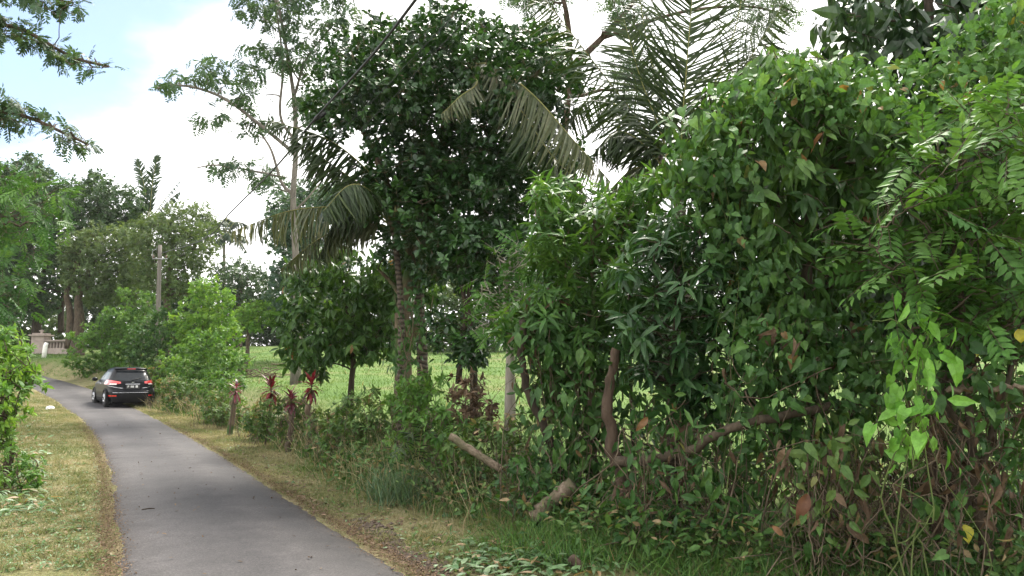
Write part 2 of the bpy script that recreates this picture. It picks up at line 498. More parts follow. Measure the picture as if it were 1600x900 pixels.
def make_ground():
    xs = axis(-700, -30, 16, 700, 0.3); ys = axis(-60, -3, 62, 900, 0.3)
    X, Y = np.meshgrid(xs, ys)
    Z = height(X, Y)
    nx, ny = len(xs), len(ys)
    V = np.stack([X, Y, Z], -1).reshape(-1, 3)
    i = np.arange(ny - 1)[:, None] * nx; j = np.arange(nx - 1)[None]
    f = np.stack([i + j, i + j + 1, i + nx + j + 1, i + nx + j], -1).reshape(-1, 4)
    mask = sstep((X - hedge_x(Y) - 1.0) / 2.0) * sstep((Y - 6) / 4)
    mb = MB(); mb.add(V, [f], mask.ravel(), 0, True)
    # material
    m, nt, out = new_mat('ground_grass_and_soil')
    at = nt.nodes.new('ShaderNodeAttribute'); at.attribute_name = 'rnd'
    g = nt.nodes.new('ShaderNodeNewGeometry')
    n1 = nt.nodes.new('ShaderNodeTexNoise'); n1.inputs['Scale'].default_value = 1.1; n1.inputs['Detail'].default_value = 8; n1.inputs['Roughness'].default_value = 0.7
    n2 = nt.nodes.new('ShaderNodeTexNoise'); n2.inputs['Scale'].default_value = 22; n2.inputs['Detail'].default_value = 6; n2.inputs['Roughness'].default_value = 0.7
    n3 = nt.nodes.new('ShaderNodeTexNoise'); n3.inputs['Scale'].default_value = 0.35; n3.inputs['Detail'].default_value = 5
    for n in (n1, n2, n3): nt.links.new(g.outputs['Position'], n.inputs['Vector'])
    r1 = ramp(nt, [(0.28, (.075,.10,.035)), (0.44, (.145,.15,.065)), (0.58, (.235,.205,.115)), (0.72, (.15,.112,.07))])
    nt.links.new(n1.outputs['Fac'], r1.inputs[0])
    r2 = ramp(nt, [(0.3, (.45,.45,.45)), (0.7, (1.25,1.25,1.25))]); nt.links.new(n2.outputs['Fac'], r2.inputs[0])
    mu = nt.nodes.new('ShaderNodeMixRGB'); mu.blend_type = 'MULTIPLY'; mu.inputs[0].default_value = 1
    nt.links.new(r1.outputs[0], mu.inputs[1]); nt.links.new(r2.outputs[0], mu.inputs[2])
    r3 = ramp(nt, [(0.3, (.06,.115,.028)), (0.5, (.095,.155,.04)), (0.64, (.13,.155,.055)), (0.76, (.115,.095,.06))]); nt.links.new(n3.outputs['Fac'], r3.inputs[0])
    mu3 = nt.nodes.new('ShaderNodeMixRGB'); mu3.blend_type = 'MULTIPLY'; mu3.inputs[0].default_value = 0.8
    nt.links.new(r3.outputs[0], mu3.inputs[1]); nt.links.new(r2.outputs[0], mu3.inputs[2])
    mx = nt.nodes.new('ShaderNodeMixRGB')
    nt.links.new(at.outputs['Fac'], mx.inputs[0]); nt.links.new(mu.outputs[0], mx.inputs[1]); nt.links.new(mu3.outputs[0], mx.inputs[2])
    p = nt.nodes.new('ShaderNodeBsdfPrincipled'); p.inputs['Roughness'].default_value = 0.95; p.inputs['Specular IOR Level'].default_value = 0.1
    nt.links.new(mx.outputs[0], p.inputs['Base Color'])
    b = nt.nodes.new('ShaderNodeBump'); b.inputs['Strength'].default_value = 0.8; b.inputs['Distance'].default_value = 0.03
    nt.links.new(n2.outputs['Fac'], b.inputs['Height']); nt.links.new(b.outputs[0], p.inputs['Normal'])
    nt.links.new(p.outputs[0], out.inputs['Surface'])
    o = mb.build('ground', m)
    tag(o, kind='structure')
make_ground()

def make_road():
    K = 13
    V = []; uv = []
    s = np.concatenate([[0], np.cumsum(np.linalg.norm(np.diff(MID, axis=0), axis=1))])
    n = 900
    t = np.linspace(0, s[-1], n)
    Lx = np.stack([np.interp(t, s, LE[:, k]) for k in (0, 1)], 1)
    Rx = np.stack([np.interp(t, s, RE[:, k]) for k in (0, 1)], 1)
    w = np.linalg.norm(Rx - Lx, axis=1, keepdims=True)
    d = (Rx - Lx) / w
    rg = np.random.default_rng(3)
    jl = np.interp(t, np.arange(0, s[-1] + .7, .7), rg.normal(0, .042, len(np.arange(0, s[-1] + .7, .7))))
    jr = np.interp(t, np.arange(0, s[-1] + .7, .7), rg.normal(0, .042, len(np.arange(0, s[-1] + .7, .7))))
    fj = np.arange(0, s[-1] + .1, .09)
    jl = jl * .6 + np.interp(t, fj, rg.normal(0, .02, len(fj))); jr = jr * .6 + np.interp(t, fj, rg.normal(0, .02, len(fj)))
    Lx = Lx - d * jl[:, None]; Rx = Rx + d * jr[:, None]
    for k in range(K):
        u = k / (K - 1)
        P = Lx * (1 - u) + Rx * u
        z = base_h(P[:, 0], P[:, 1]) + 0.012 + 0.035 * (1 - (2 * u - 1) ** 2) - (0.03 if k in (0, K - 1) else 0)
        V.append(np.column_stack([P, z])); uv.append(np.full(n, u))
    V = np.stack(V, 1).reshape(-1, 3); U = np.stack(uv, 1).ravel()
    i = np.arange(n - 1)[:, None] * K; j = np.arange(K - 1)[None]
    f = np.stack([i + j, i + j + 1, i + K + j + 1, i + K + j], -1).reshape(-1, 4)
    mb = MB(); mb.add(V, [f], U, 0, True)
    m, nt, out = new_mat('worn_asphalt')
    at = nt.nodes.new('ShaderNodeAttribute'); at.attribute_name = 'rnd'
    g = nt.nodes.new('ShaderNodeNewGeometry')
    def noise(sc, det, ro=0.6):
        q = nt.nodes.new('ShaderNodeTexNoise'); q.inputs['Scale'].default_value = sc; q.inputs['Detail'].default_value = det; q.inputs['Roughness'].default_value = ro
        nt.links.new(g.outputs['Position'], q.inputs['Vector']); return q
    n1 = noise(0.45, 8, .68); n2 = noise(55, 4, .8); n3 = noise(4, 8, .7)
    r1 = ramp(nt, [(0.3, (.029,.027,.0275)), (0.7, (.063,.058,.059))]); nt.links.new(n1.outputs['Fac'], r1.inputs[0])
    r2 = ramp(nt, [(0.34, (.45,.45,.45)), (0.5, (1,1,1)), (0.66, (1.9,1.9,1.85))]); nt.links.new(n2.outputs['Fac'], r2.inputs[0])
    mu = nt.nodes.new('ShaderNodeMixRGB'); mu.blend_type = 'MULTIPLY'; mu.inputs[0].default_value = .8
    nt.links.new(r1.outputs[0], mu.inputs[1]); nt.links.new(r2.outputs[0], mu.inputs[2])
    # wear across the lane: paler wheel tracks, darker middle, dusty edges
    rt = ramp(nt, [(0.0, (1.35,1.18,.98)), (0.05, (1.0,.97,.93)), (0.2, (1.14,1.14,1.14)), (0.36, (.84,.84,.85)), (0.52, (.78,.78,.80)), (0.70, (1.16,1.15,1.14)), (0.86, (.88,.88,.88)), (0.95, (.98,.93,.86)), (1.0, (1.25,1.05,.8))])
    ad = nt.nodes.new('ShaderNodeMath'); ad.operation = 'MULTIPLY_ADD'; ad.inputs[1].default_value = 0.16; 
    nt.links.new(n3.outputs['Fac'], ad.inputs[0])
    sb = nt.nodes.new('ShaderNodeMath'); sb.operation = 'SUBTRACT'; sb.inputs[1].default_value = 0.08
    nt.links.new(at.outputs['Fac'], sb.inputs[0]); nt.links.new(sb.outputs[0], ad.inputs[2])
    nt.links.new(ad.outputs[0], rt.inputs[0])
    m2 = nt.nodes.new('ShaderNodeMixRGB'); m2.blend_type = 'MULTIPLY'; m2.inputs[0].default_value = 1
    nt.links.new(mu.outputs[0], m2.inputs[1]); nt.links.new(rt.outputs[0], m2.inputs[2])
    r3 = ramp(nt, [(0.35, (.82,.82,.82)), (0.65, (1.12,1.12,1.12))]); nt.links.new(n3.outputs['Fac'], r3.inputs[0])
    m3 = nt.nodes.new('ShaderNodeMixRGB'); m3.blend_type = 'MULTIPLY'; m3.inputs[0].default_value = 1
    nt.links.new(m2.outputs[0], m3.inputs[1]); nt.links.new(r3.outputs[0], m3.inputs[2])
    vo = nt.nodes.new('ShaderNodeTexVoronoi'); vo.feature = 'DISTANCE_TO_EDGE'; vo.inputs['Scale'].default_value = 0.75
    wv = nt.nodes.new('ShaderNodeVectorMath'); wv.operation = 'MULTIPLY_ADD'; wv.inputs[1].default_value = (.5, .5, .5)
    nt.links.new(n3.outputs['Color'], wv.inputs[0]); nt.links.new(g.outputs['Position'], wv.inputs[2]); nt.links.new(wv.outputs[0], vo.inputs['Vector'])
    rc_ = ramp(nt, [(0.0, (.55,.55,.55)), (0.012, (1,1,1))]); nt.links.new(vo.outputs['Distance'], rc_.inputs[0])
    rm = ramp(nt, [(0.5, (0,0,0)), (0.62, (1,1,1))]); nt.links.new(n1.outputs['Fac'], rm.inputs[0])
    m4 = nt.nodes.new('ShaderNodeMixRGB'); m4.blend_type = 'MULTIPLY'; nt.links.new(rm.outputs[0], m4.inputs[0])
    nt.links.new(m3.outputs[0], m4.inputs[1]); nt.links.new(rc_.outputs[0], m4.inputs[2]); m3 = m4
    p = nt.nodes.new('ShaderNodeBsdfPrincipled'); p.inputs['Roughness'].default_value = 0.72; p.inputs['Specular IOR Level'].default_value = 0.3
    nt.links.new(m3.outputs[0], p.inputs['Base Color'])
    b = nt.nodes.new('ShaderNodeBump'); b.inputs['Strength'].default_value = 0.5; b.inputs['Distance'].default_value = 0.008
    nt.links.new(n2.outputs['Fac'], b.inputs['Height']); nt.links.new(b.outputs[0], p.inputs['Normal'])
    nt.links.new(p.outputs[0], out.inputs['Surface'])
    o = mb.build('road', m); tag(o, kind='structure')
make_road()

# ------------------------------------------------------------------ plants: generators
def in_poly(x, y, poly):
    inside = np.zeros(x.shape, bool)
    n = len(poly)
    for i in range(n):
        x0, y0 = poly[i]; x1, y1 = poly[(i + 1) % n]
        c = ((y0 > y) != (y1 > y)) & (x < (x1 - x0) * (y - y0) / ((y1 - y0) + 1e-9) + x0)
        inside ^= c
    return inside
def edge_dist(x, y, poly):
    P = np.array(list(poly) + [poly[0]], float)
    return poly_dist(x, y, P)
def area(poly):
    p = np.array(poly, float); q = np.roll(p, -1, 0)
    return abs(np.sum(p[:, 0] * q[:, 1] - q[:, 0] * p[:, 1])) / 2

def clumps_in(poly, Y, dY, r_m, n, rng, rvar=0.35):
    """leaf clump centres (world), radii filling an outline at distance Y with depth +-dY"""
    p = np.array(poly, float)
    lo, hi = p.min(0), p.max(0)
    rpx = r_m * F / Y
    out = []; maxd = None
    X = rng.uniform(lo[0], hi[0], 6000); Z = rng.uniform(lo[1], hi[1], 6000)
    ok = in_poly(X, Z, poly); X, Z = X[ok], Z[ok]
    D = edge_dist(X, Z, poly); maxd = max(D.max(), 1)
    pts = []
    for x, z, d in zip(X, Z, D):
        if len(pts) >= n: break
        r = rpx * (1 + rng.uniform(-rvar, rvar))
        if d < r * 0.55:
            r = max(rpx * 0.45, d / 0.55)
            if d < r * 0.35: continue
        yy = Y + dY * rng.uniform(-1, 1) * math.sqrt(min(1, (d / maxd) * 1.6 + 0.1))
        q = (x, z, r, yy)
        bad = False
        for (a, b, c, e) in pts:
            if (a - x) ** 2 + (b - z) ** 2 + ((e - yy) * F / Y) ** 2 < (0.38 * (r + c)) ** 2: bad = True; break
        if not bad: pts.append(q)
    C = np.array([pw(a, b, e) for a, b, c, e in pts]); R = np.array([c * e / F for a, b, c, e in pts])
    return C, R

def perp(ax):
    ref = np.where(np.abs(ax[:, 2:3]) > 0.85, np.array([[1., 0, 0]]), np.array([[0, 0, 1.]]))
    e1 = unit(np.cross(ax, ref)); return e1, np.cross(ax, e1)

def foliage(mb, C, R, total, st, rng, wood=None, woodmat=0):
    """scatter twigs with leaves through the clumps; st is the leaf style"""
    w = R ** 2; w = w / w.sum()
    k = st['k']; nt_ = max(1, int(total / k))
    cnt = rng.multinomial(nt_, w)
    idx = np.repeat(np.arange(len(C)), cnt)
    T = len(idx)
    d = unit(rng.normal(size=(T, 3))); d[:, 2] *= st.get('squash', 0.8)
    rr = (0.25 + 0.85 * rng.random(T) ** 0.55) * R[idx]
    tp = C[idx] + d * rr[:, None]
    axis_ = unit(unit(d) * st.get('out', 0.8) + np.array([0, 0, st.get('up', 0.5)]) + rng.normal(0, st.get('jit', .4), (T, 3)))
    clump_tone = rng.normal(0, st.get('ctone', .13), len(C))[idx]
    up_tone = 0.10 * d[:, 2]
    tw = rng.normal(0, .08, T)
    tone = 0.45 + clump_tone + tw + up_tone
    if wood is not None:
        L0 = st['L']
        base = C[idx] * 0.35 + tp * 0.65 - np.array([0, 0, 1]) * (R[idx] * 0.15)[:, None]
        sel = rng.random(T) < st.get('twig', 0.6)
        sticks(wood, base[sel], (tp + axis_ * L0 * 0.1)[sel], st.get('tr', .006) * 1.3, st.get('tr', .006) * .6, .5, woodmat)
    mode = st.get('mode', 'rosette')
    L0, W0 = st['L'], st['W']
    if mode == 'rosette':
        e1, e2 = perp(axis_)
        for j in range(k):
            ph = j * 2.399 + rng.uniform(0, 6.28) * (0.15) + idx * 1.7
            a = st.get('alpha', 1.0) + rng.normal(0, .22, T)
            D = axis_ * np.cos(a)[:, None] + (e1 * np.cos(ph)[:, None] + e2 * np.sin(ph)[:, None]) * np.sin(a)[:, None]
            D[:, 2] -= st.get('droop', .3) * rng.uniform(.3, 1.4, T)
            U = axis_ * .8 + np.array([0, 0, .5]) + rng.normal(0, .25, (T, 3))
            P = tp - axis_ * (st.get('stem', .5) * L0 * (j / k))[..., None] if np.ndim(j) else tp - axis_ * (st.get('stem', .5) * L0 * (j / k))
            sc = rng.uniform(.6, 1.15, T)
            leaves(mb, P, D, U, L0 * sc, W0 * sc * rng.uniform(.85, 1.1, T), st['tpl'], np.clip(tone + rng.normal(0, .14, T) + st.get('odd', 0) * (rng.random(T) < st.get('oddp', 0)), 0, 1), st.get('bend', .15) * rng.uniform(.2, 1.6, T))
    elif mode == 'shingle':
        for j in range(k):
            P = tp + rng.normal(0, L0 * .7, (T, 3))
            o = unit(d * np.array([1, 1, .4]) + rng.normal(0, .45, (T, 3)) + np.array([0, -.25, .35]))
            D = np.array([0, 0, -1.0]) * st.get('droop', 1.0) + rng.normal(0, .75, (T, 3)) + d * .5
            sc = rng.uniform(.4, 1.3, T)
            slim = 1.0 if j % 3 else .62
            leaves(mb, P, D, o, L0 * sc, W0 * sc * slim, st['tpl'] if j % 3 else T_LEAF, np.clip(tone + rng.normal(0, .16, T), 0, 1), st.get('bend', .15) * rng.uniform(0, 1.6, T))
    elif mode == 'pinnate':
        np_, RL = st['pairs'], st['rach']
        e1, e2 = perp(axis_)
        for j in range(max(1, k // (2 * np_))):
            ph = rng.uniform(0, 6.28, T)
            a = st.get('alpha', 1.0) + rng.normal(0, .25, T)
            D = unit(axis_ * np.cos(a)[:, None] + (e1 * np.cos(ph)[:, None] + e2 * np.sin(ph)[:, None]) * np.sin(a)[:, None])
            D[:, 2] -= st.get('droop', .2) * rng.uniform(.2, 1.3, T); D = unit(D)
            U = unit(np.array([0, 0, 1.0]) + rng.normal(0, .3, (T, 3)) + axis_ * .3)
            S = unit(np.cross(D, U)); U = np.cross(S, D)
            rl = RL * rng.uniform(.65, 1.15, T)
            lt = tone + rng.normal(0, .1, T)
            if st.get('rachis', False) and wood is not None:
                sticks(wood, tp, tp + D * rl[:, None], .004, .002, .5, st.get('rmat', woodmat))
            for q in range(np_):
                u = (q + 1.0) / np_
                sag = -st.get('rsag', .15) * u * u
                B = tp + D * (rl * u)[:, None] + np.array([0, 0, 1.0]) * (rl * sag)[:, None]
                for sg in (-1, 1):
                    DD = S * sg * .85 + D * .45 + rng.normal(0, .08, (T, 3)) - np.array([0, 0, .12])
                    sz = (0.75 + .35 * math.sin(math.pi * u)) * rng.uniform(.85, 1.1, T)
                    leaves(mb, B, DD, U + S * sg * -.15, L0 * sz, W0 * sz, st['tpl'], np.clip(lt + rng.normal(0, .07, T), 0, 1), st.get('bend', .1))
            if st.get('tip', True):
                leaves(mb, tp + D * rl[:, None] * 1.0, D, U, L0 * .9, W0 * .9, st['tpl'], np.clip(lt, 0, 1), .1)

def limbs(mb, nodes, C, rad0, rng, mat=0, sides=5, wig=0.12, every=1, minr=0.008):
    """attach each clump to the nearest lower branch node; nodes: list of (pos, radius)"""
    N = [np.asarray(p, float) for p, r in nodes]; Rr = [r for p, r in nodes]
    order = np.argsort(np.linalg.norm(C - N[-1], axis=1))[::every]
    for ci in order:
        c = C[ci]
        A = np.array(N); dd = np.linalg.norm(A - c, axis=1) + np.clip(A[:, 2] - c[2] + 0.1, 0, 9) * 1.5
        b = int(np.argmin(dd)); a = A[b]
        dist = np.linalg.norm(c - a)
        if dist < 0.05: continue
        m = 6
        t = np.linspace(0, 1, m)
        P = a + (c - a) * t[:, None]
        P[:, 2] += np.sin(t * math.pi) * dist * rng.uniform(-.05, .12)
        P[1:-1] += rng.normal(0, wig * dist * .3, (m - 2, 3))
        r0 = max(minr, min(Rr[b] * .72, rad0 * (0.25 + 0.5 * min(1, dist / 3))))
        R = r0 * (1 - .65 * t)
        tube(mb, P, R, sides, .5, mat, False)
        for q in range(1, m): N.append(P[q]); Rr.append(R[q])

def tree(name, label, cat, trunk, Y, r0, polys, dY, rc, style, lai, leafm, barkm, seed, group=None, ncl=60,
         rtop=.35, sides=8, limb=True, lmat=None, every=1, twigs=True, base=None, extra_trunks=(), partname='crown'):
    """trunk: picture points from the ground up; polys: crown outlines"""
    rng = np.random.default_rng(seed)
    b = gp(trunk[0][0], Y) if base is None else np.asarray(base, float)
    t = thing(name, label, cat, b, group)
    loc = b
    wood = MB(); crown = MB()
    pts = [b - np.array([0, 0, .08])] + [pw(p[0], p[1], Y if len(p) < 3 else p[2]) for p in trunk[1:]]
    P = spline(pts, 26)
    s = np.linspace(0, 1, 26)
    R = r0 * (1 + .5 * np.exp(-s * 14)) * (1 - (1 - rtop) * s) * (1 + rng.normal(0, .03, 26))
    if r0 > 0: tube(wood, P, R, sides, .5)
    nodes = [(P[i], R[i]) for i in range(8, 26)]
    for et in extra_trunks:
        Q = spline([pw(p[0], p[1], Y if len(p) < 3 else p[2]) for p in et[0]], 16)
        RR = et[1] * (1 - .55 * np.linspace(0, 1, 16))
        tube(wood, Q, RR, max(5, sides - 2), .5)
        nodes += [(Q[i], RR[i]) for i in range(2, 16)]
    ar = sum(area(p) for p in polys)
    allC = []; allR = []
    for p in polys:
        C, RR = clumps_in(p, Y, dY, rc, max(3, int(2.2 * ncl * area(p) / ar)), rng)
        if len(C): allC.append(C); allR.append(RR)
    C = np.concatenate(allC); RR = np.concatenate(allR)
    if limb: limbs(wood, nodes, C, r0 * .8, rng, 0, 5, every=every)
    n = 3.2 * lai * ar * (Y / F) ** 2 / (style['L'] * style['W'] * .6)
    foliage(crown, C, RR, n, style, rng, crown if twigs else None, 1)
    if wood.n: wood.build('trunk', M[barkm], t, loc).location = (0, 0, 0)
    crown.build(partname, [M[leafm], M[barkm]], t, loc).location = (0, 0, 0)
    return t

def S(tpl, L, W, k=7, **kw):
    d = dict(tpl=tpl, L=L, W=W, k=k); d.update(kw); return d

# ------------------------------------------------------------------ far trees (left)
far = S(T_DIAM, .34, .20, 6, alpha=1.0, droop=.4)
GF = 'trees beyond the bend'
tree('broadleaf_tree', 'tall dark green tree at the bend, left of the olive trees', 'tree', [(60, 540), (60, 480), (70, 420), (90, 350)], 64, .4,
     [[(0, 262), (50, 240), (100, 285), (150, 268), (190, 275), (222, 310), (215, 350), (140, 372), (112, 430), (118, 475), (60, 500), (0, 490), (-60, 480), (-60, 260)]],
     4, 1.5, far, 4.6, 'dark_far', 'bark_dark', 1, GF, 80, extra_trunks=[([(95, 520), (98, 470), (120, 400), (160, 320)], .25)])
tree('broadleaf_tree', 'olive green tree with twin brown trunks behind the low pillar', 'tree', [(124, 540), (124, 500), (124, 460), (150, 400)], 58, .45,
     [[(100, 372), (150, 350), (200, 352), (232, 375), (238, 440), (215, 480), (170, 478), (130, 470), (98, 440)]],
     3, 1.2, S(T_DIAM, .28, .16, 6, alpha=1.0, droop=.5), 4.0, 'olive', 'bark', 2, GF, 60, extra_trunks=[([(108, 545), (110, 490), (105, 455), (130, 400)], .3)])
tree('broadleaf_tree', 'thin brownish olive tree standing right behind the concrete pole', 'tree', [(262, 560), (262, 500), (262, 450), (270, 380)], 53, .32,
     [[(196, 345), (240, 335), (290, 308), (330, 322), (345, 365), (325, 420), (312, 465), (255, 475), (212, 445)]],
     3, 1.0, S(T_DIAM, .24, .13, 6, alpha=1.0, droop=.5), 2.9, 'olive', 'bark', 3, GF, 60)
tree('broadleaf_tree', 'low round tree seen beneath the far small palm', 'tree', [(375, 520), (375, 470), (380, 430)], 78, .3,
     [[(332, 415), (365, 398), (400, 412), (425, 435), (428, 480), (380, 478), (335, 470)]], 3, 1.2, far, 2.6, 'dark_far', 'bark', 4, GF, 40)
tree('broadleaf_tree', 'bluish green dense tree behind the tall pale trunk', 'tree', [(470, 540), (468, 470), (465, 380)], 48, .3,
     [[(412, 318), (450, 290), (500, 272), (540, 290), (545, 400), (520, 480), (440, 510), (412, 470), (430, 400)]], 3, 1.0, S(T_DIAM, .26, .16, 6, alpha=1.0, droop=.4), 4.2, 'blue_far', 'bark', 5, None, 70)
tree('small_tree', 'small flat topped bright tree at the far field edge', 'tree', [(390, 540), (388, 515), (392, 495)], 46, .12,
     [[(362, 486), (390, 468), (428, 474), (428, 502), (400, 520), (370, 512)]], 1.0, .5, S(T_DIAM, .20, .12, 6), 3, 'bright', 'bark', 6, None, 26)
# belt behind the field, seen through the gaps in the hedge
belt = [(440, 88, [(370, 470), (430, 440), (500, 430), (560, 460), (560, 548), (370, 548)]), (20, 80, [(-80, 440), (60, 450), (130, 470), (130, 560), (-80, 560)]), (200, 76, [(120, 450), (250, 440), (330, 450), (330, 545), (120, 560)]), (330, 84, [(270, 450), (340, 440), (400, 460), (400, 545), (270, 545)]),
        (590, 72, [(540, 470), (590, 430), (650, 440), (660, 545), (540, 545)]), (720, 66, [(660, 440), (720, 400), (790, 430), (790, 555), (660, 550)]),
        (880, 70, [(800, 420), (880, 390), (960, 420), (950, 560), (800, 560)]), (1040, 64, [(960, 430), (1040, 440), (1120, 450), (1110, 565), (960, 565)]),
        (1210, 68, [(1130, 470), (1210, 450), (1290, 460), (1290, 565), (1130, 565)]), (1390, 66, [(1300, 430), (1390, 400), (1480, 430), (1470, 570), (1300, 570)]),
        (1570, 70, [(1480, 440), (1570, 400), (1660, 430), (1660, 570), (1480, 570)])]
wh = ['filling the gap under the bluish tree', 'behind the far wall at the left edge', 'behind the twin trunked olive tree', 'just left of the small flat topped tree', 'seen left of the jackfruit trunk', 'seen between the jackfruit and the pale trunk', 'seen just right of the pale trunk', 'behind the dark lance leaved shrub',
      'behind the vine draped cacao', 'behind the bright hanging vine', 'behind the pinnate shrub at the picture edge']
for i, (px, Y, pl) in enumerate(belt):
    tree('broadleaf_tree', 'hazy green tree across the field, ' + wh[i], 'tree', [(px, 580), (px + 4, 530), (px, 480)], Y, .3, [pl], 3, 1.4, S(T_DIAM, .42, .26, 6, alpha=1.0, droop=.4), 3.2, ['dark_far', 'olive'][i % 2], 'bark', 20 + i, 'trees across the field', 40)

# ------------------------------------------------------------------ roadside shrubs past the car
GS = 'shrubs along the road past the car'
sh = S(T_DIAM, .18, .105, 7, alpha=1.0, droop=.3, jit=.6)
def shrub(label, px, Y, poly, mat, seed, rc=.45, lai=2.3, st=sh, ncl=60, r0=.05, dY=1.3, group=GS, name='shrub', bark='bark', trunk=None):
    lo = max(p[1] for p in poly)
    top = min(p[1] for p in poly)
    tree(name, label, 'shrub', trunk or [(px, lo + 20), (px + 2, lo - 12), (px - 2, (lo + top) / 2)], Y, r0, [poly], dY, rc, st, lai, mat, bark, seed, group, ncl)
shrub('leafy green shrub farthest along, spilling toward the low wall', 160, 46, [(104, 530), (128, 500), (150, 512), (176, 470), (190, 448), (216, 456), (240, 440), (244, 500), (236, 560), (215, 600), (170, 604), (130, 594), (104, 575)], 'shrub', 31)
shrub('dark leafy shrub below the concrete pole', 248, 39, [(196, 520), (214, 492), (236, 500), (250, 476), (280, 490), (292, 560), (285, 628), (240, 630), (200, 590)], 'vine_dark', 32)
shrub('yellow green tall shrub right of the concrete pole', 318, 38, [(262, 500), (276, 468), (292, 478), (302, 440), (330, 430), (342, 450), (362, 452), (364, 486), (380, 520), (360, 570), (300, 560), (264, 540)], 'bright', 33)
shrub('full green shrub ahead and right of the black car', 325, 34, [(240, 560), (262, 530), (290, 540), (300, 505), (330, 520), (356, 500), (372, 540), (392, 556), (384, 604), (376, 640), (330, 650), (280, 645), (246, 630)], 'shrub', 34)
shrub('low ragged shrub between the car and the leafy bank', 252, 36, [(215, 575), (250, 560), (290, 580), (300, 625), (262, 640), (238, 630)], 'weed', 35)

# ------------------------------------------------------------------ left roadside
pin_small = S(T_DIAM, .085, .030, 16, mode='pinnate', pairs=8, rach=.34, alpha=1.1, droop=.35, up=.2, squash=.55, ctone=.1)
tree('feathery_tree', 'feathery light green tree leaning in at the left edge', 'tree', [(-90, 640), (-70, 520), (-40, 420), (0, 330)], 21, .2,
     [[(-80, 235), (0, 236), (48, 250), (85, 285), (112, 325), (88, 360), (62, 372), (66, 420), (44, 450), (42, 495), (0, 505), (-80, 500)]],
     2.2, .7, S(T_DIAM, .20, .06, 14, mode='pinnate', pairs=7, rach=.55, alpha=1.2, droop=.45, up=.05, squash=.45, ctone=.2), 1.1, 'feather', 'bark', 41, None, 60, limb=True)
tree('overhanging_tree', 'tree reaching three feathery boughs into the top left sky', 'tree', [(-420, 700), (-330, 480), (-270, 300), (-230, 120), (-210, 0)], 11, .2,
     [[(-70, -30), (20, -40), (70, -20), (132, -6), (128, 8), (108, 14), (92, 26), (66, 24), (52, 6), (0, -4), (-70, -2)],
      [(-70, 12), (0, 18), (26, 30), (60, 52), (112, 78), (150, 86), (188, 104), (182, 112), (140, 110), (104, 104), (76, 84), (40, 66), (10, 62), (-70, 58)],
      [(-70, 138), (0, 142), (36, 160), (80, 185), (120, 198), (147, 218), (138, 238), (112, 232), (70, 208), (30, 194), (0, 204), (-70, 206)]],
     .35, .17, S(T_LEAF, .085, .030, 12, mode='pinnate', pairs=6, rach=.19, alpha=1.2, droop=.7, up=.0, squash=.6, ctone=.1, tr=.003), 1.7, 'albizia', 'bark', 42, None, 95,
     extra_trunks=[([(-225, 60), (-120, 0), (-40, -12), (50, -8), (110, 4)], .035), ([(-240, 150), (-120, 50), (-20, 38), (40, 48), (110, 88), (170, 104)], .04),
                   ([(-255, 260), (-140, 180), (-30, 172), (40, 182), (100, 208), (138, 226)], .04)])
tree('roadside_shrub', 'bushy green shrub with a bare stem at the left verge', 'shrub', [(16, 760), (15, 715), (12, 670), (0, 600)], 11.3, .075,
     [[(-60, 500), (0, 503), (28, 515), (46, 540), (66, 562), (58, 600), (38, 618), (34, 650), (22, 672), (14, 700), (-60, 720)]], .7, .26,
     S(T_LEAF, .13, .06, 8, alpha=1.0, droop=.35, up=.5), 2.8, 'bright', 'bark', 43, None, 60)

# ------------------------------------------------------------------ the tall pale-trunk tree against the sky
tree('tall_sparse_tree', 'tall pale trunked tree with open feathery crown against the sky', 'tree', [(466, 560), (464, 470), (462, 400), (458, 310), (462, 240), (460, 160), (448, 80), (432, -10)], 30, .15,
     [[(232, 128), (262, 112), (300, 100), (340, 84), (385, 90), (420, 100), (422, 128), (385, 148), (345, 138), (300, 132), (262, 148), (238, 146)],
      [(300, 186), (330, 166), (352, 164), (362, 190), (330, 200), (304, 196)],
      [(306, 262), (345, 242), (400, 246), (440, 262), (436, 300), (390, 288), (330, 272)],
      [(362, -20), (430, -30), (560, -30), (562, 50), (510, 56), (460, 40), (425, 60), (395, 30), (366, 14)],
      [(374, 56), (420, 66), (470, 50), (545, 70), (540, 110), (490, 118), (430, 104), (385, 80)],
      [(366, 190), (410, 176), (440, 190), (425, 215), (380, 212)],
      [(455, 130), (500, 120), (520, 170), (490, 200), (462, 180)],
      [(340, 145), (400, 140), (430, 150), (400, 172), (350, 165)]],
     1.6, .40, S(T_DIAM, .20, .07, 12, mode='pinnate', pairs=6, rach=.42, alpha=1.2, droop=.5, up=.1, squash=.45, ctone=.1, tr=.008), 1.4, 'albizia', 'bark_mid', 51, None, 105,
     extra_trunks=[([(459, 305), (440, 285), (424, 235), (405, 205)], .08), ([(458, 238), (400, 190), (347, 152), (290, 134), (245, 138)], .08),
                   ([(446, 278), (400, 268), (340, 258), (308, 262)], .05), ([(461, 220), (438, 180), (442, 100), (430, 0)], .07), ([(460, 150), (480, 90), (520, 40)], .06),
                   ([(460, 330), (480, 310), (505, 280)], .05)], every=1)

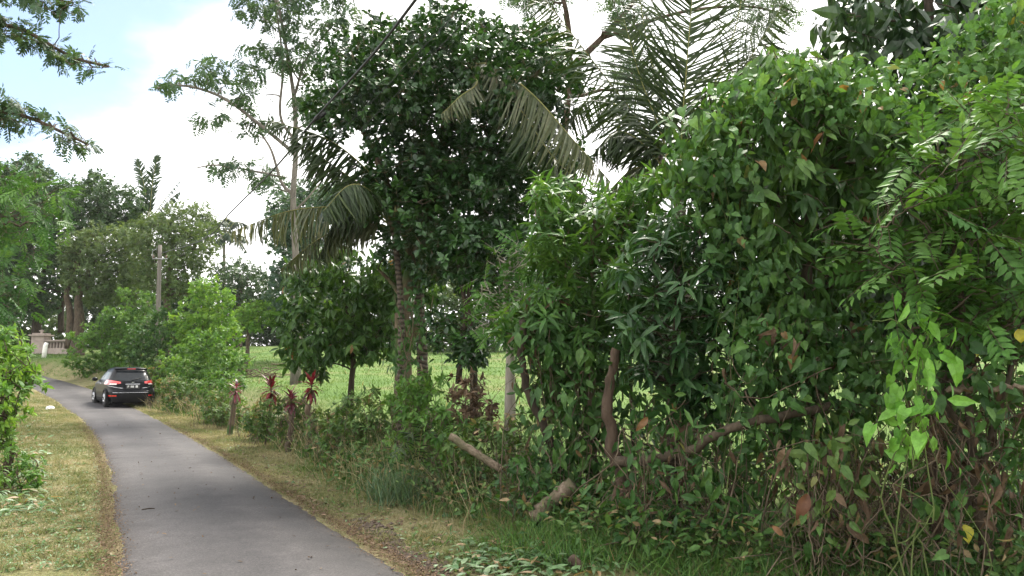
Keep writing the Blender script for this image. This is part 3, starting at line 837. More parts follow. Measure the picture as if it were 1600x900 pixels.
# ------------------------------------------------------------------ middle trees
tree('jackfruit_tree', 'large dark jackfruit tree with dense glossy rounded crown', 'tree', [(634, 620), (630, 560), (628, 500), (640, 430), (668, 340), (690, 240), (695, 150)], 15, .17,
     [[(490, 165), (500, 110), (524, 70), (562, 44), (600, 26), (640, 34), (672, 0), (712, -6), (742, 24), (800, 40), (846, 36), (884, 62), (905, 100), (898, 150), (884, 200), (850, 215),
       (800, 225), (740, 215), (660, 212), (600, 215), (560, 196), (520, 215), (494, 195)],
      [(585, 215), (660, 205), (760, 205), (860, 205), (925, 230), (935, 262), (880, 280), (836, 300), (838, 350), (820, 400), (800, 436), (760, 420), (720, 440), (670, 452), (625, 432), (596, 390), (574, 350), (575, 300), (565, 250)]],
     2.3, .55, S(T_OBOV, .155, .088, 8, alpha=.95, droop=.15, up=.6, out=1.0), 5.0, 'jack', 'bark_moss', 61, None, 160,
     extra_trunks=[([(632, 470), (610, 440), (590, 420)], .06), ([(645, 410), (610, 300), (560, 190), (530, 150)], .08), ([(670, 340), (740, 260), (800, 160), (850, 100)], .08), ([(690, 250), (640, 150), (620, 80)], .07)])
def jackfruit():
    rng = np.random.default_rng(5)
    c = pw(645, 517, 14.7)
    bm = bmesh.new()
    bmesh.ops.create_icosphere(bm, subdivisions=4, radius=1)
    for v in bm.verts:
        k = 1 + .035 * math.sin(v.co.x * 23) * math.sin(v.co.y * 23) * math.sin(v.co.z * 21) + rng.uniform(-.01, .01)
        v.co = Vector((v.co.x * .125 * k, v.co.y * .125 * k, v.co.z * .21 * k * (1.05 if v.co.z < 0 else .95)))
    me = bpy.data.meshes.new('jackfruit'); bm.to_mesh(me); bm.free()
    for p in me.polygons: p.use_smooth = True
    me.materials.append(flat('jackfruit_skin', (.075, .06, .022), .8, noise=.5, scale=40))
    o = bpy.data.objects.new('jackfruit', me); COL.objects.link(o); o.location = c
    t = next(q for q in bpy.data.objects if q.name == 'jackfruit_tree')
    o.parent = t; o.location = Vector(c) - t.location
    mb = MB(); tube(mb, [np.array([-.14, .05, .34]), np.array([-.05, .03, .30]), np.array([0, 0, .19])], .014, 5)
    s = mb.build('fruit_stalk', M['bark_moss'], o)
jackfruit()
tree('cacao_tree', 'low cacao tree in the field with big hanging leaves', 'tree', [(549, 640), (549, 600), (552, 560), (545, 500), (535, 440)], 17, .075,
     [[(448, 420), (480, 394), (525, 384), (570, 392), (612, 398), (636, 440), (622, 500), (606, 556), (560, 566), (530, 560), (490, 590), (455, 568), (438, 520), (440, 470)], [(600, 400), (660, 395), (700, 420), (690, 470), (640, 480), (600, 470)], [(600, 470), (640, 480), (632, 540), (600, 560)]],
     1.3, .42, S(T_LEAF, .24, .095, 6, alpha=1.2, droop=.9, up=.2, bend=.25), 3.0, 'cacao', 'bark_dark', 62, None, 70,
     extra_trunks=[([(551, 575), (580, 540), (600, 500)], .03)])
tree('vine_clad_tree', 'pair of slim dark vine wrapped stems right of the ringed palm trunk', 'tree', [(742, 640), (740, 580), (736, 510), (722, 450), (712, 380)], 13, .07,
     [[(690, 380), (730, 340), (790, 330), (830, 380), (820, 430), (790, 470), (740, 450), (700, 450)], [(690, 500), (750, 480), (775, 520), (760, 580), (715, 575)], [(650, 490), (690, 480), (715, 520), (680, 560)]],
     .9, .30, S(T_LEAF, .16, .085, 7, droop=.5), 2.4, 'jack', 'bark_dark', 63, None, 40, extra_trunks=[([(716, 600), (722, 540), (734, 450), (748, 380)], .055)])
tree('pale_trunk_tree', 'straight pale trunked tree carrying sparse yellowish compound leaves', 'tree', [(797, 660), (797, 600), (797, 530), (790, 450), (800, 400)], 11.5, .085,
     [[(752, 392), (800, 376), (850, 388), (862, 420), (800, 430), (756, 420)], [(735, 440), (790, 425), (835, 450), (820, 500), (760, 500)], [(725, 505), (760, 490), (790, 520), (745, 530)]],
     .7, .28, S(T_LEAF, .11, .055, 10, mode='pinnate', pairs=5, rach=.34, alpha=1.2, droop=.35, up=.1, rachis=True), 1.5, 'glir', 'bark_grey', 64, None, 34)
tree('sparse_tree', 'thin crowned tree with bare brown limbs above the upright palm', 'tree', [(860, 640), (862, 450), (872, 300), (890, 120), (885, 20), (860, -60)], 19, .13,
     [[(920, -40), (1010, -40), (1015, 20), (975, 50), (935, 20)], [(1150, -20), (1245, -20), (1250, 40), (1205, 60), (1165, 30)], [(770, -30), (850, -40), (900, -30), (890, 20), (820, 20)],
      [(955, 90), (1030, 80), (1030, 170), (960, 180)], [(430, 0), (432, 2), (431, 4)]],
     1.4, .45, S(T_DIAM, .09, .035, 12, mode='pinnate', pairs=6, rach=.3, alpha=1.2, droop=.3, tr=.006), 1.2, 'albizia', 'bark_red', 65, None, 40,
     extra_trunks=[([(888, 110), (940, 60), (985, 10), (1010, -30)], .09), ([(940, 60), (1060, 20), (1160, 10), (1220, 20)], .05)])

# ------------------------------------------------------------------ palms
def make_frond(parent, loc, pts, n, Lmax, mat, rng, width=.035, droop=.5, side=None, lift=.15, t0=.14, stalk=.022, bend=.35, cut=1.0, fwd=.5):
    C = spline(pts, 40)
    mb = MB()
    s = np.linspace(0, 1, 40)
    tube(mb, C, stalk * (1 - .85 * s), 5, .75, 1)
    t = np.linspace(t0, cut, n)
    Pn = np.stack([np.interp(t, s, C[:, i]) for i in range(3)], 1)
    Tn = unit(np.stack([np.interp(t, s, np.gradient(C[:, i])) for i in range(3)], 1))
    hint = np.array([0, 0, 1.0])
    if side is None:
        Sd = unit(np.cross(Tn, hint))
    else:
        Sd = np.broadcast_to(np.asarray(side, float), Tn.shape); Sd = unit(Sd - Tn * np.sum(Sd * Tn, 1, keepdims=True))
    Nn = np.cross(Sd, Tn)
    Nn = np.where((Nn[:, 2:3] < 0), -Nn, Nn)
    prof = np.sin(math.pi * np.clip(.16 + .78 * (t - t0) / (1 - t0), 0, 1)) ** .7
    for sg in (-1, 1):
        jit = rng.normal(0, .17, (n, 3)) + .14 * np.sin(np.linspace(0, 9, n) + rng.uniform(0, 6))[:, None] * rng.normal(0, 1, 3)
        D = Sd * sg * .85 + Tn * fwd + Nn * lift + jit
        D[:, 2] -= droop * rng.uniform(.55, 1.35, n)
        L = Lmax * prof * rng.uniform(.82, 1.08, n)
        keep = (rng.random(n) > .10) & (np.sin(np.linspace(0, rng.uniform(20, 40), n) + rng.uniform(0, 6)) > -.93)
        tone = np.clip(.45 + rng.normal(0, .2, n), 0, 1)
        leaves(mb, Pn[keep], D[keep], (Nn + rng.normal(0, .15, (n, 3)))[keep], L[keep], width * rng.uniform(.8, 1.15, n)[keep], T_STRIP, tone[keep], bend * rng.uniform(.4, 1.6, n)[keep])
    o = mb.build('frond', [M[mat], M['frond_stalk']], parent, loc); o.location = (0, 0, 0)
    return o
M['frond_stalk'] = barkmat('frond_stalk', (.11, .13, .04), (.24, .22, .09), 10, .4, .2)
def palm(label, trunk, Y, r0, fronds, seed, group=None, crownball=True, barkm='palmbark', nuts=0, name='coconut_palm'):
    rng = np.random.default_rng(seed)
    b = gp(trunk[0][0], Y)
    t = thing(name, label, 'palm', b, group)
    pts = [b - np.array([0, 0, .1])] + [pw(p[0], p[1], Y) for p in trunk[1:]]
    P = spline(pts, 90)
    s = np.linspace(0, 1, 90)
    R = r0 * (1 + .55 * np.exp(-s * 16)) * (1 - .3 * s) * (1 + .05 * np.sin(np.arange(90) * 2.1))
    mb = MB(); tube(mb, P, R, 10)
    if crownball:       # fibrous sheath of old frond bases
        top = P[-1]
        for k in range(14):
            a = k * 2.4; d = np.array([math.cos(a), math.sin(a), rng.uniform(.6, 1.6)]); d /= np.linalg.norm(d)
            tube(mb, [top - np.array([0, 0, r0 * 2]) + d * r0 * .5, top + d * r0 * 2.2, top + d * r0 * (3.5 + rng.random())], [r0 * .7, r0 * .45, r0 * .12], 5)
    mb.build('trunk', M[barkm], t, b).location = (0, 0, 0)
    for fr in fronds:
        kw = dict(fr[1]) if len(fr) > 1 else {}
        pl = [pw(p[0], p[1], Y + (p[2] if len(p) > 2 else 0)) for p in fr[0]]
        mt = kw.pop('mat', 'palm')
        if mt != 'palm_far': kw['n'] = int(kw.get('n', 62) * 1.7); kw['L'] = kw.get('L', .75) * 1.12
        make_frond(t, b, pl, kw.pop('n', 62), kw.pop('L', .75), mt, rng, **kw)
    if nuts:
        for k in range(nuts):
            bm = bmesh.new(); bmesh.ops.create_icosphere(bm, subdivisions=2, radius=.11)
            for v in bm.verts: v.co.z *= 1.25
            me = bpy.data.meshes.new('coconut'); bm.to_mesh(me); bm.free()
            for p in me.polygons: p.use_smooth = True
            me.materials.append(M['nut'])
            o = bpy.data.objects.new('coconut', me); COL.objects.link(o); o.parent = t
            a = k * 2.2; o.location = Vector(P[-1] - b) + Vector((math.cos(a) * .24, math.sin(a) * .24, -.16 - .1 * (k % 2)))
    return t
M['nut'] = flat('coconut_husk', (.12, .11, .04), .6, noise=.3)
palm('short palm left of the jackfruit with long drooping fronds', [(626, 640), (627, 560), (626, 470), (620, 400), (614, 352)], 14.2, .068, [
    ([(614, 345), (590, 285), (520, 222), (425, 188)], dict(L=.72, droop=1.0)),
    ([(612, 348), (575, 300), (530, 265), (455, 215)], dict(L=.75, droop=1.1)),
    ([(612, 350), (570, 316), (535, 330), (500, 398)], dict(L=.72, droop=.9)),
    ([(612, 352), (560, 326), (460, 328), (362, 362)], dict(L=.68, droop=2.2, mat='palm_dry')),
    ([(614, 356), (560, 350), (500, 372), (440, 420)], dict(L=.55, droop=1.5, mat='palm_dry')),
    ([(616, 345), (640, 280), (690, 250), (740, 290)], dict(L=.7, droop=.9)),
    ([(616, 345), (622, 290), (640, 240), (650, 180)], dict(L=.65, droop=.4)),
    ([(612, 345, 0), (580, 300, -1), (545, 290, -1.6), (505, 330, -2)], dict(L=.65, droop=1.0)),
    ([(616, 355), (650, 350), (680, 380), (690, 420)], dict(L=.6, droop=1.2, mat='palm_dry')),
], 71)
palm('ringed trunk coconut palm rising through the jackfruit crown', [(664, 640), (660, 560), (655, 470), (652, 400), (668, 300), (705, 190), (735, 108)], 15.2, .105, [
    ([(738, 100, -.6), (775, 104, -1.6), (835, 150, -2.6), (890, 212, -3.2), (952, 282, -3.6)], dict(L=.78, droop=1.3, mat='palm_dry', n=80, t0=.06)),
    ([(735, 102, -.6), (770, 118, -1.6), (820, 180, -2.4), (860, 240, -3), (910, 290, -3.3)], dict(L=.70, droop=1.2, n=70)),
    ([(735, 104, -.8), (745, 130, -2), (720, 150, -2.6), (690, 178, -2.8)], dict(L=.4, droop=1.8, mat='palm_dry', n=26)),
    ([(738, 100, 0), (760, 60, .8), (800, 40, 1.4), (850, 60, 2)], dict(L=.6, droop=.9)),
    ([(735, 100, 0), (700, 50, .8), (650, 40, 1.4), (600, 70, 1.8)], dict(L=.6, droop=.9)),
], 72)
palm('coconut palm with tall upright fronds behind the vine mass', [(1075, 640), (1072, 520), (1066, 400), (1060, 290)], 12.2, .13, [
    ([(1062, 285), (1066, 190), (1074, 90), (1086, -60)], dict(L=1.08, droop=.12, side=(1, .1, 0), lift=.0, n=74, width=.030, fwd=.62)),
    ([(1058, 288), (1030, 200), (1000, 120), (975, 30)], dict(L=.75, droop=.35, side=(1, .3, 0), n=50, width=.034, fwd=.8)),
    ([(1056, 286), (1010, 205), (930, 100), (842, -14)], dict(L=1.0, droop=.7, n=58, width=.031, fwd=.7)),
    ([(1066, 285), (1105, 190), (1160, 110), (1222, 8)], dict(L=.98, droop=.45, side=(.7, .6, .5), n=58, width=.031, fwd=.8)),
    ([(1068, 286), (1120, 190), (1180, 128), (1255, 92)], dict(L=.68, droop=1.3, mat='palm_dry')),
    ([(1054, 290), (1010, 230), (965, 205), (930, 235)], dict(L=.62, droop=1.1, mat='palm')),
    ([(1052, 292), (1000, 262), (960, 290), (935, 330)], dict(L=.55, droop=1.0, mat='palm_dry')),
    ([(1068, 290), (1120, 240), (1180, 230), (1230, 270)], dict(L=.6, droop=1.0)),
    ([(1060, 285, 0), (1030, 150, .8), (1010, 60, 1.6), (1000, 0, 2)], dict(L=.6, droop=.3, side=(1, .2, 0), width=.024, n=46)),
    ([(1064, 285, 0), (1110, 150, .8), (1150, 40, 1.6), (1165, -50, 2)], dict(L=.8, droop=.3, side=(1, .2, 0), width=.024, n=50, fwd=.8)),
    ([(1052, 288, 0), (990, 190, .6), (930, 150, 1.2), (890, 190, 1.8)], dict(L=.7, droop=.9, width=.026, n=50)),
], 73)
def radial(cx, cy, R, n, seed, up=.9, L=.9, droop=.7):
    rng = np.random.default_rng(seed); out = []
    for k in range(n):
        a = k / n * 6.283 + rng.uniform(-.2, .2); dx = math.cos(a); dz = math.sin(a) * .8
        e = rng.uniform(-.25, 1.6) * up
        r = R * rng.uniform(.8, 1.1)
        out.append(([(cx, cy), (cx + dx * r * .45, cy - e * r * .55, dz * 1.2), (cx + dx * r * .85, cy - e * r * .6 + r * .05, dz * 2), (cx + dx * r * 1.15, cy - e * r * .45 + r * .35 * (1.2 - e), dz * 2.6)],
                    dict(n=46, L=L, droop=droop, mat='palm_far', width=.09, stalk=.05)))
    return out
palm('distant tall palm with stiff upright fronds above the dark trees', [(232, 560), (232, 450), (232, 345)], 66, .26,
     [([(232, 345), (229, 310), (222, 275), (213, 250)], dict(n=84, L=.85, fwd=1.0, droop=.25, mat='palm_far', width=.09, stalk=.05, side=(1, .2, 0))),
      ([(233, 345), (236, 310), (240, 275), (247, 243)], dict(n=84, L=.85, fwd=1.0, droop=.25, mat='palm_far', width=.09, stalk=.05, side=(1, .2, 0))),
      ([(231, 345), (222, 318), (205, 290), (186, 254)], dict(n=20, L=.5, droop=.5, mat='palm_far', width=.08, stalk=.05)),
      ([(234, 345), (250, 330), (265, 312), (280, 300)], dict(n=30, L=.9, droop=1.3, mat='palm_far', width=.09, stalk=.05)),
      ([(234, 345), (250, 322), (268, 298), (281, 282)], dict(n=22, L=.5, droop=.9, mat='palm_far', width=.08, stalk=.05))]
     + radial(232, 345, 42, 7, 3, .5, 1.0, 1.1), 74, crownball=False, barkm='bark_grey')
palm('distant small palm between the brownish tree and the pale trunk', [(352, 540), (350, 450), (350, 374)], 80, .2,
     radial(350, 374, 36, 16, 9, 1.1, 1.0, .8), 75, crownball=False, barkm='bark_grey')

# ------------------------------------------------------------------ the tangled hedge at right
lance = S(T_LEAF, .22, .052, 10, alpha=1.05, droop=.35, up=.75, bend=.25, tr=.005)
lance2 = S(T_LEAF, .225, .056, 10, alpha=1.05, droop=.5, up=.6, bend=.3, tr=.006)
cac = S(T_LEAF, .235, .085, 5, alpha=1.2, droop=1.1, up=.2, bend=.3, tr=.006)
hrt_s = S(T_HEART, .10, .080, 6, mode='shingle', droop=.8, bend=.2, twig=.25, tr=.003)
hrt_m = S(T_HEART, .105, .08, 6, mode='shingle', droop=1.0, bend=.2, twig=.3, tr=.003)
gl = S(T_LEAF, .11, .05, 12, mode='pinnate', pairs=6, rach=.38, alpha=1.15, droop=.3, up=.5, rachis=True, twig=.5, tr=.004)

tree('lance_leaf_shrub', 'fresh green lance leaved shrub just left of the dark one', 'shrub', [(925, 880), (925, 760), (915, 600), (925, 440), (930, 330)], 9.2, .05,
     [[(826, 275), (850, 268), (880, 275), (910, 290), (950, 285), (985, 280), (1010, 262), (1050, 262), (1060, 300), (1015, 330), (985, 380), (975, 470), (985, 560), (930, 600), (860, 600), (820, 560), (770, 530), (765, 470), (830, 460), (826, 380)]],
     .7, .24, lance, 3.0, 'lance', 'bark_moss', 81, None, 110)
tree('lance_leaf_shrub', 'dark glossy lance leaved shrub left of the vine draped cacao', 'shrub', [(1050, 900), (1052, 800), (1050, 660), (1055, 520), (1060, 420)], 7.7, .05,
     [[(965, 400), (1000, 345), (1050, 320), (1100, 330), (1150, 370), (1165, 450), (1160, 560), (1140, 640), (1060, 650), (1020, 600), (960, 580), (965, 480)]],
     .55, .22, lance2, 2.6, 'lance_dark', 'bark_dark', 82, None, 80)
tree('vine_draped_cacao', 'tall cacao tree with hanging green leaves and orange young ones', 'tree', [(1290, 900), (1285, 780), (1270, 620), (1260, 450), (1270, 300), (1300, 180)], 7.75, .09,
     [[(1034, 205), (1075, 156), (1138, 108), (1205, 66), (1275, 44), (1350, 120), (1420, 190), (1430, 300), (1390, 420), (1330, 520), (1230, 540), (1170, 480), (1130, 400), (1080, 330), (1050, 270)]],
     .8, .30, cac, 2.3, 'cacao', 'bark', 83, None, 110)
tree('large_leaf_tree', 'dark big leaved tree filling the top right corner', 'tree', [(1480, 880), (1478, 600), (1470, 300), (1460, 120), (1450, 0)], 8.8, .12,
     [[(1262, 46), (1282, -20), (1380, -60), (1650, -60), (1650, 150), (1560, 160), (1480, 130), (1400, 110), (1330, 80)], [(1380, 120), (1650, 130), (1650, 560), (1480, 560), (1390, 430)], [(1650, -60), (1840, -20), (1860, 860), (1640, 860)]],
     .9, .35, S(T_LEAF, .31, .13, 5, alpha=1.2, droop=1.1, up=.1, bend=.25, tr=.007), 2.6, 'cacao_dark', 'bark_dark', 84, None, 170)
def vine(name, label, poly, Y, dY, rc, st, lai, mat, seed, ncl, group=None, strands=30, sr=.005, base_px=None, smat='stem', dead=0.0):
    """a climbing plant: leaf blanket plus its hanging stems"""
    rng = np.random.default_rng(seed)
    p = np.array(poly, float); cx = p[:, 0].mean() if base_px is None else base_px
    b = gp(cx, Y)
    t = thing(name, label, 'vine', b, group)
    C, R = clumps_in(poly, Y, dY, rc, int(2 * ncl), rng)
    fol = MB(); wood = MB()
    n = 2.6 * lai * area(poly) * (Y / F) ** 2 / (st['L'] * st['W'] * .6)
    foliage(fol, C, R, n, st, rng, fol, 1)
    if dead:
        dm = MB(); foliage(dm, C, R, n * dead, S(T_LEAF, .13, .05, 4, mode='shingle', droop=1.6, bend=.9), rng)
        dm.build('dead_leaves', M['dead'], t, b).location = (0, 0, 0)
    order = rng.permutation(len(C))
    for k in range(strands):
        c = C[order[k % len(C)]]
        q = rng.integers(len(C)); e = C[q]
        if rng.random() < .55:      # a stem climbing from the ground
            g0 = np.array([c[0] + rng.normal(0, .25), c[1] + rng.normal(0, .2), 0]); g0[2] = hz(g0[0], g0[1]) - .03
            pts = [g0, g0 * .75 + c * .25 + rng.normal(0, .10, 3), g0 * .5 + c * .5 + rng.normal(0, .16, 3), g0 * .22 + c * .78 + rng.normal(0, .14, 3), c, c + rng.normal(0, .18, 3)]
        else:
            m1 = (c + e) / 2 - np.array([0, 0, rng.uniform(.1, .5)]) + rng.normal(0, .08, 3)
            pts = [c, m1, e]
        tube(wood, spline(pts, 18) + rng.normal(0, .006, (18, 3)), sr * rng.uniform(.4, 1.7) * np.linspace(1.2, .6, 18), 4, rng.random(), 0, False)
    fol.build('foliage', [M[mat], M[smat]], t, b).location = (0, 0, 0)
    if wood.n: wood.build('stems', M[smat], t, b).location = (0, 0, 0)
    return t
vine('climbing_vine', 'light green vine blanket over the top of the cacao', [(1075, 190), (1120, 140), (1190, 105), (1250, 80), (1300, 105), (1370, 110), (1440, 105), (1480, 70), (1510, 10), (1560, -40), (1640, -60), (1640, 190), (1540, 200), (1480, 210), (1400, 200), (1330, 210), (1250, 190), (1180, 210), (1110, 240)],
     7.3, .55, .24, hrt_s, 2.3, 'vine', 91, 90, strands=10, smat='stem_green', sr=.003)
vine('climbing_vine', 'leafy vine curtain hanging left of the cacao trunk', [(1050, 220), (1130, 200), (1180, 260), (1200, 360), (1230, 420), (1210, 520), (1170, 540), (1140, 470), (1100, 380), (1060, 320)],
     7.2, .35, .18, hrt_s, 1.9, 'vine_dark', 92, 60, strands=10, smat='stem_green', sr=.003)
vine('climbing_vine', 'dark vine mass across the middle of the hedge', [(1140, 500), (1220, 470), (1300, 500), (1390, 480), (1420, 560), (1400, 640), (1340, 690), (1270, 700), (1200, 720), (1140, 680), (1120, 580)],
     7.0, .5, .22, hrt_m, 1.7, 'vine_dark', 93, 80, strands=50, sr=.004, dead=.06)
vine('climbing_vine', 'ivy like vine wrapping the leftmost trunks of the tall hedge', [(815, 480), (870, 470), (930, 520), (960, 620), (950, 720), (960, 820), (900, 830), (860, 760), (830, 680), (815, 580)],
     8.75, .5, .22, S(T_LEAF, .15, .075, 6, mode='shingle', droop=1.0, bend=.2, twig=.3, tr=.003), 1.9, 'vine_dark', 94, 70, strands=60, sr=.004, dead=.05)
vine('climbing_vine', 'thin trailing vine beneath the dark lance leaved shrub', [(960, 640), (1040, 640), (1130, 660), (1200, 720), (1190, 850), (1100, 870), (1000, 850), (960, 760)],
     7.3, .5, .20, S(T_LEAF, .14, .06, 6, mode='shingle', droop=1.0, bend=.2, twig=.3, tr=.003), 1.0, 'vine_dark', 95, 60, strands=110, sr=.004, dead=.16)
vine('climbing_vine', 'sparse heart leaved vine on dry stems at lower right', [(1380, 560), (1480, 560), (1600, 540), (1640, 700), (1620, 860), (1520, 850), (1440, 820), (1400, 700)],
     6.2, .5, .22, hrt_m, .9, 'vine_dark', 96, 60, strands=120, sr=.004, dead=.32)
vine('climbing_vine', 'half dead vine tangle around the big brown leaf', [(1220, 690), (1300, 660), (1400, 680), (1430, 800), (1400, 880), (1300, 890), (1220, 860)],
     6.5, .45, .2, S(T_LEAF, .13, .065, 6, mode='shingle', droop=1.2, bend=.4, twig=.3, tr=.003), 1.0, 'weed', 97, 50, strands=120, sr=.004, dead=.42)
vine('hanging_vine', 'bright yellow green heart leaved vine hanging in the lower right', [(1402, 500), (1425, 484), (1490, 510), (1485, 555), (1452, 590), (1446, 660), (1432, 712), (1416, 700), (1408, 640), (1400, 570)],
     5.7, .14, .09, S(T_HEART, .145, .105, 5, mode='shingle', droop=1.3, bend=.2, twig=.2, tr=.003), 1.5, 'vine_bright', 98, 26, strands=8, smat='stem_green')
tree('pinnate_shrub', 'light green shrub with long pinnate leaves at the right edge', 'shrub', [(1530, 930), (1530, 800), (1515, 650), (1500, 450), (1480, 330)], 6.1, .045,
     [[(1340, 330), (1400, 290), (1440, 250), (1470, 170), (1530, 150), (1660, 140), (1660, 560), (1600, 560), (1540, 540), (1470, 530), (1400, 470), (1350, 400)]],
     .6, .24, gl, 2.2, 'glir', 'bark', 85, None, 85, extra_trunks=[([(1525, 760), (1570, 610), (1600, 500)], .03), ([(1520, 700), (1440, 560), (1400, 420)], .025)])

# woody pieces inside the hedge
def branch(name, label, cat, pts, r0, r1, mat, seed=0, sides=8, wob=.012):
    rng = np.random.default_rng(seed)
    P = spline([pw(*p) for p in pts], 24); P[1:-1] += rng.normal(0, wob, (22, 3))
    b = P[0].copy()
    mb = MB(); tube(mb, P, np.linspace(r0, r1, 24) * (1 + rng.normal(0, .05, 24)), sides)
    o = mb.build(name, M[mat], None, b)
    tag(o, label, cat)
    return o
def trunk_on_ground(name, label, cat, px, pts, Y, r0, r1, mat, seed=0):
    g0 = gp(px, Y, -.08)
    rng = np.random.default_rng(seed)
    P = spline([g0] + [pw(p[0], p[1], Y if len(p) < 3 else p[2]) for p in pts], 24); P[1:-1] += rng.normal(0, .012, (22, 3))
    mb = MB(); tube(mb, P, np.linspace(r0, r1, 24) * (1 + rng.normal(0, .05, 24)), 8)
    o = mb.build(name, M[mat], None, g0); tag(o, label, cat); return o
trunk_on_ground('bare_trunk', 'curved reddish trunk rising left of the low forking branch', 'trunk', 990, [(975, 760), (958, 700), (948, 640), (955, 590), (965, 540)], 7.75, .075, .045, 'bark_red', 1)
trunk_on_ground('bare_trunk', 'thick dark stump trunk under the low branch', 'trunk', 1045, [(1050, 790), (1052, 700), (1048, 600)], 7.8, .10, .05, 'bark_red', 2)
branch('low_branch', 'long bare branch sweeping right from the reddish trunk', 'branch', [(962, 722, 7.6), (1010, 718, 7.5), (1080, 702, 7.2), (1150, 668, 6.9), (1220, 652, 6.8), (1330, 630, 6.9), (1400, 630, 7.0)], .05, .03, 'bark', 3)
branch('low_branch', 'pale horizontal branch at the right picture edge', 'branch', [(1480, 612, 5.9), (1530, 606, 5.8), (1600, 604, 5.7), (1680, 606, 5.6)], .022, .018, 'cutwood', 4)
trunk_on_ground('bare_trunk', 'brown leaf hung stem below the bright hanging vine', 'trunk', 1470, [(1465, 820), (1455, 700), (1470, 600), (1530, 560)], 6.3, .05, .025, 'bark_red', 5)
trunk_on_ground('bare_trunk', 'slim dark upright stem left of the curved trunk', 'trunk', 868, [(864, 700), (820, 600), (815, 500)], 8.7, .06, .035, 'bark_dark', 6)
trunk_on_ground('bare_trunk', 'vine wrapped upright pole stem in the lance leaved shrub', 'trunk', 925, [(928, 700), (925, 560), (930, 450)], 8.9, .06, .03, 'bark_moss', 7)

# ------------------------------------------------------------------ scruffy roadside growth along the hedge line
scr = S(T_LEAF, .11, .045, 7, alpha=1.0, droop=.4, up=.5, bend=.25, tr=.004)
def stems_in(t, loc, cx0, cx1, Y, dY, h, n, seed, mat='stem', r=.004):
    rng = np.random.default_rng(seed); mb = MB()
    for k in range(n):
        y = Y + rng.uniform(-dY, dY); g0 = gp(rng.uniform(cx0, cx1), y, -.03)
        hh = h * rng.uniform(.4, 1.1); d = rng.normal(0, .25, 3) * hh; d[2] = hh
        tube(mb, spline([g0, g0 + d * .5 + rng.normal(0, .05, 3), g0 + d + rng.normal(0, .08, 3)], 7), r * rng.uniform(.6, 1.6) * np.linspace(1, .4, 7), 4, rng.random(), 0, False)
    o = mb.build('stems', M[mat], t, loc); o.location = (0, 0, 0)
def scruff(label, px, Y, poly, mat, seed, st=scr, lai=1.0, rc=.2, ncl=40, dY=.5, nst=40, h=.9):
    lai *= 1.5
    t = tree('scruffy_bush', label, 'bush', [(px, 900), (px + 3, max(p[1] for p in poly) - 20), (px - 4, np.mean([p[1] for p in poly]))], Y, .02, [poly], dY, rc, st, lai, mat, 'stem', seed, 'scruffy bushes along the hedge line', ncl)
    stems_in(t, np.array(t.location), min(p[0] for p in poly), max(p[0] for p in poly), Y, dY, h, nst, seed)
scruff('leafy scruffy bush under the cacao tree beside the verge', 555, 13.2, [(500, 650), (545, 612), (590, 605), (622, 640), (615, 720), (600, 765), (540, 735), (505, 710)], 'weed', 101)
scruff('bluish climbing fern bush in front of the ringed trunk', 648, 11.4, [(604, 620), (640, 585), (690, 575), (706, 640), (695, 760), (650, 778), (615, 750)], 'shrub', 102, lai=1.2)
scruff('reddish brown withered bush between the ringed trunk and the pale log', 735, 10.8, [(700, 600), (738, 572), (768, 605), (778, 660), (750, 690), (708, 680)], 'dead', 103, lai=.9)
scruff('green and straw bush behind the pale fallen log', 760, 9.9, [(690, 670), (760, 650), (830, 640), (840, 760), (800, 795), (720, 780)], 'weed', 104, lai=.9, nst=70)
scruff('low scruffy bush among the red cordylines', 440, 17, [(372, 640), (420, 615), (480, 620), (510, 650), (500, 700), (430, 690), (385, 668)], 'weed', 105, lai=1.1)
scruff('weedy bush at the foot of the vine wrapped trunks', 850, 8.5, [(800, 700), (850, 690), (900, 760), (900, 850), (840, 830), (800, 790)], 'vine_dark', 106, lai=.8, nst=60)
scruff('weedy green bush far along beside the first fence stump', 350, 22, [(300, 620), (340, 610), (380, 630), (385, 668), (330, 660)], 'weed', 107, lai=1.1)
scruff('leafy low weeds under the left roadside shrub', 30, 11, [(-40, 690), (20, 690), (66, 715), (60, 760), (10, 790), (-40, 790)], 'shrub', 108, lai=.7, h=.3, nst=16)

# fence stumps
def stump(label, px, Y, top, r, mat, seed, lean=0):
    rng = np.random.default_rng(seed)
    g0 = gp(px, Y, -.06); e = pw(px + lean, top, Y)
    P = np.array([g0 + (e - g0) * t for t in np.linspace(0, 1, 12)]); P[1:-1] += rng.normal(0, .012, (10, 3))
    mb = MB(); tube(mb, P, r * (1 + .35 * np.exp(-np.arange(12) * .8)) * (1 + rng.normal(0, .07, 12)), 9)
    for k in range(3):
        q = P[rng.integers(7, 12)]; d = np.array([rng.normal(), rng.normal(), 1.2]); d /= np.linalg.norm(d)
        tube(mb, [q, q + d * .12, q + d * .26 + rng.normal(0, .03, 3)], [r * .4, r * .25, r * .1], 5)
    o = mb.build('fence_stump', M['bark_moss' if mat == 'stem' else mat], None, g0); tag(o, label, 'stump', 'cut stumps of the living fence')
stump('brown cut fence stump farthest along the verge', 366, 20, 620, .07, 'stem', 1, 2)
stump('leaning fence stump below the right red cordyline', 490, 15.2, 634, .055, 'stem', 2, -8)
stump('short dark fence stump left of the cacao trunk', 456, 16, 650, .055, 'bark', 3)
stump('mossy fence stump standing before the ringed palm trunk', 655, 12, 590, .07, 'bark_moss', 4, 4)

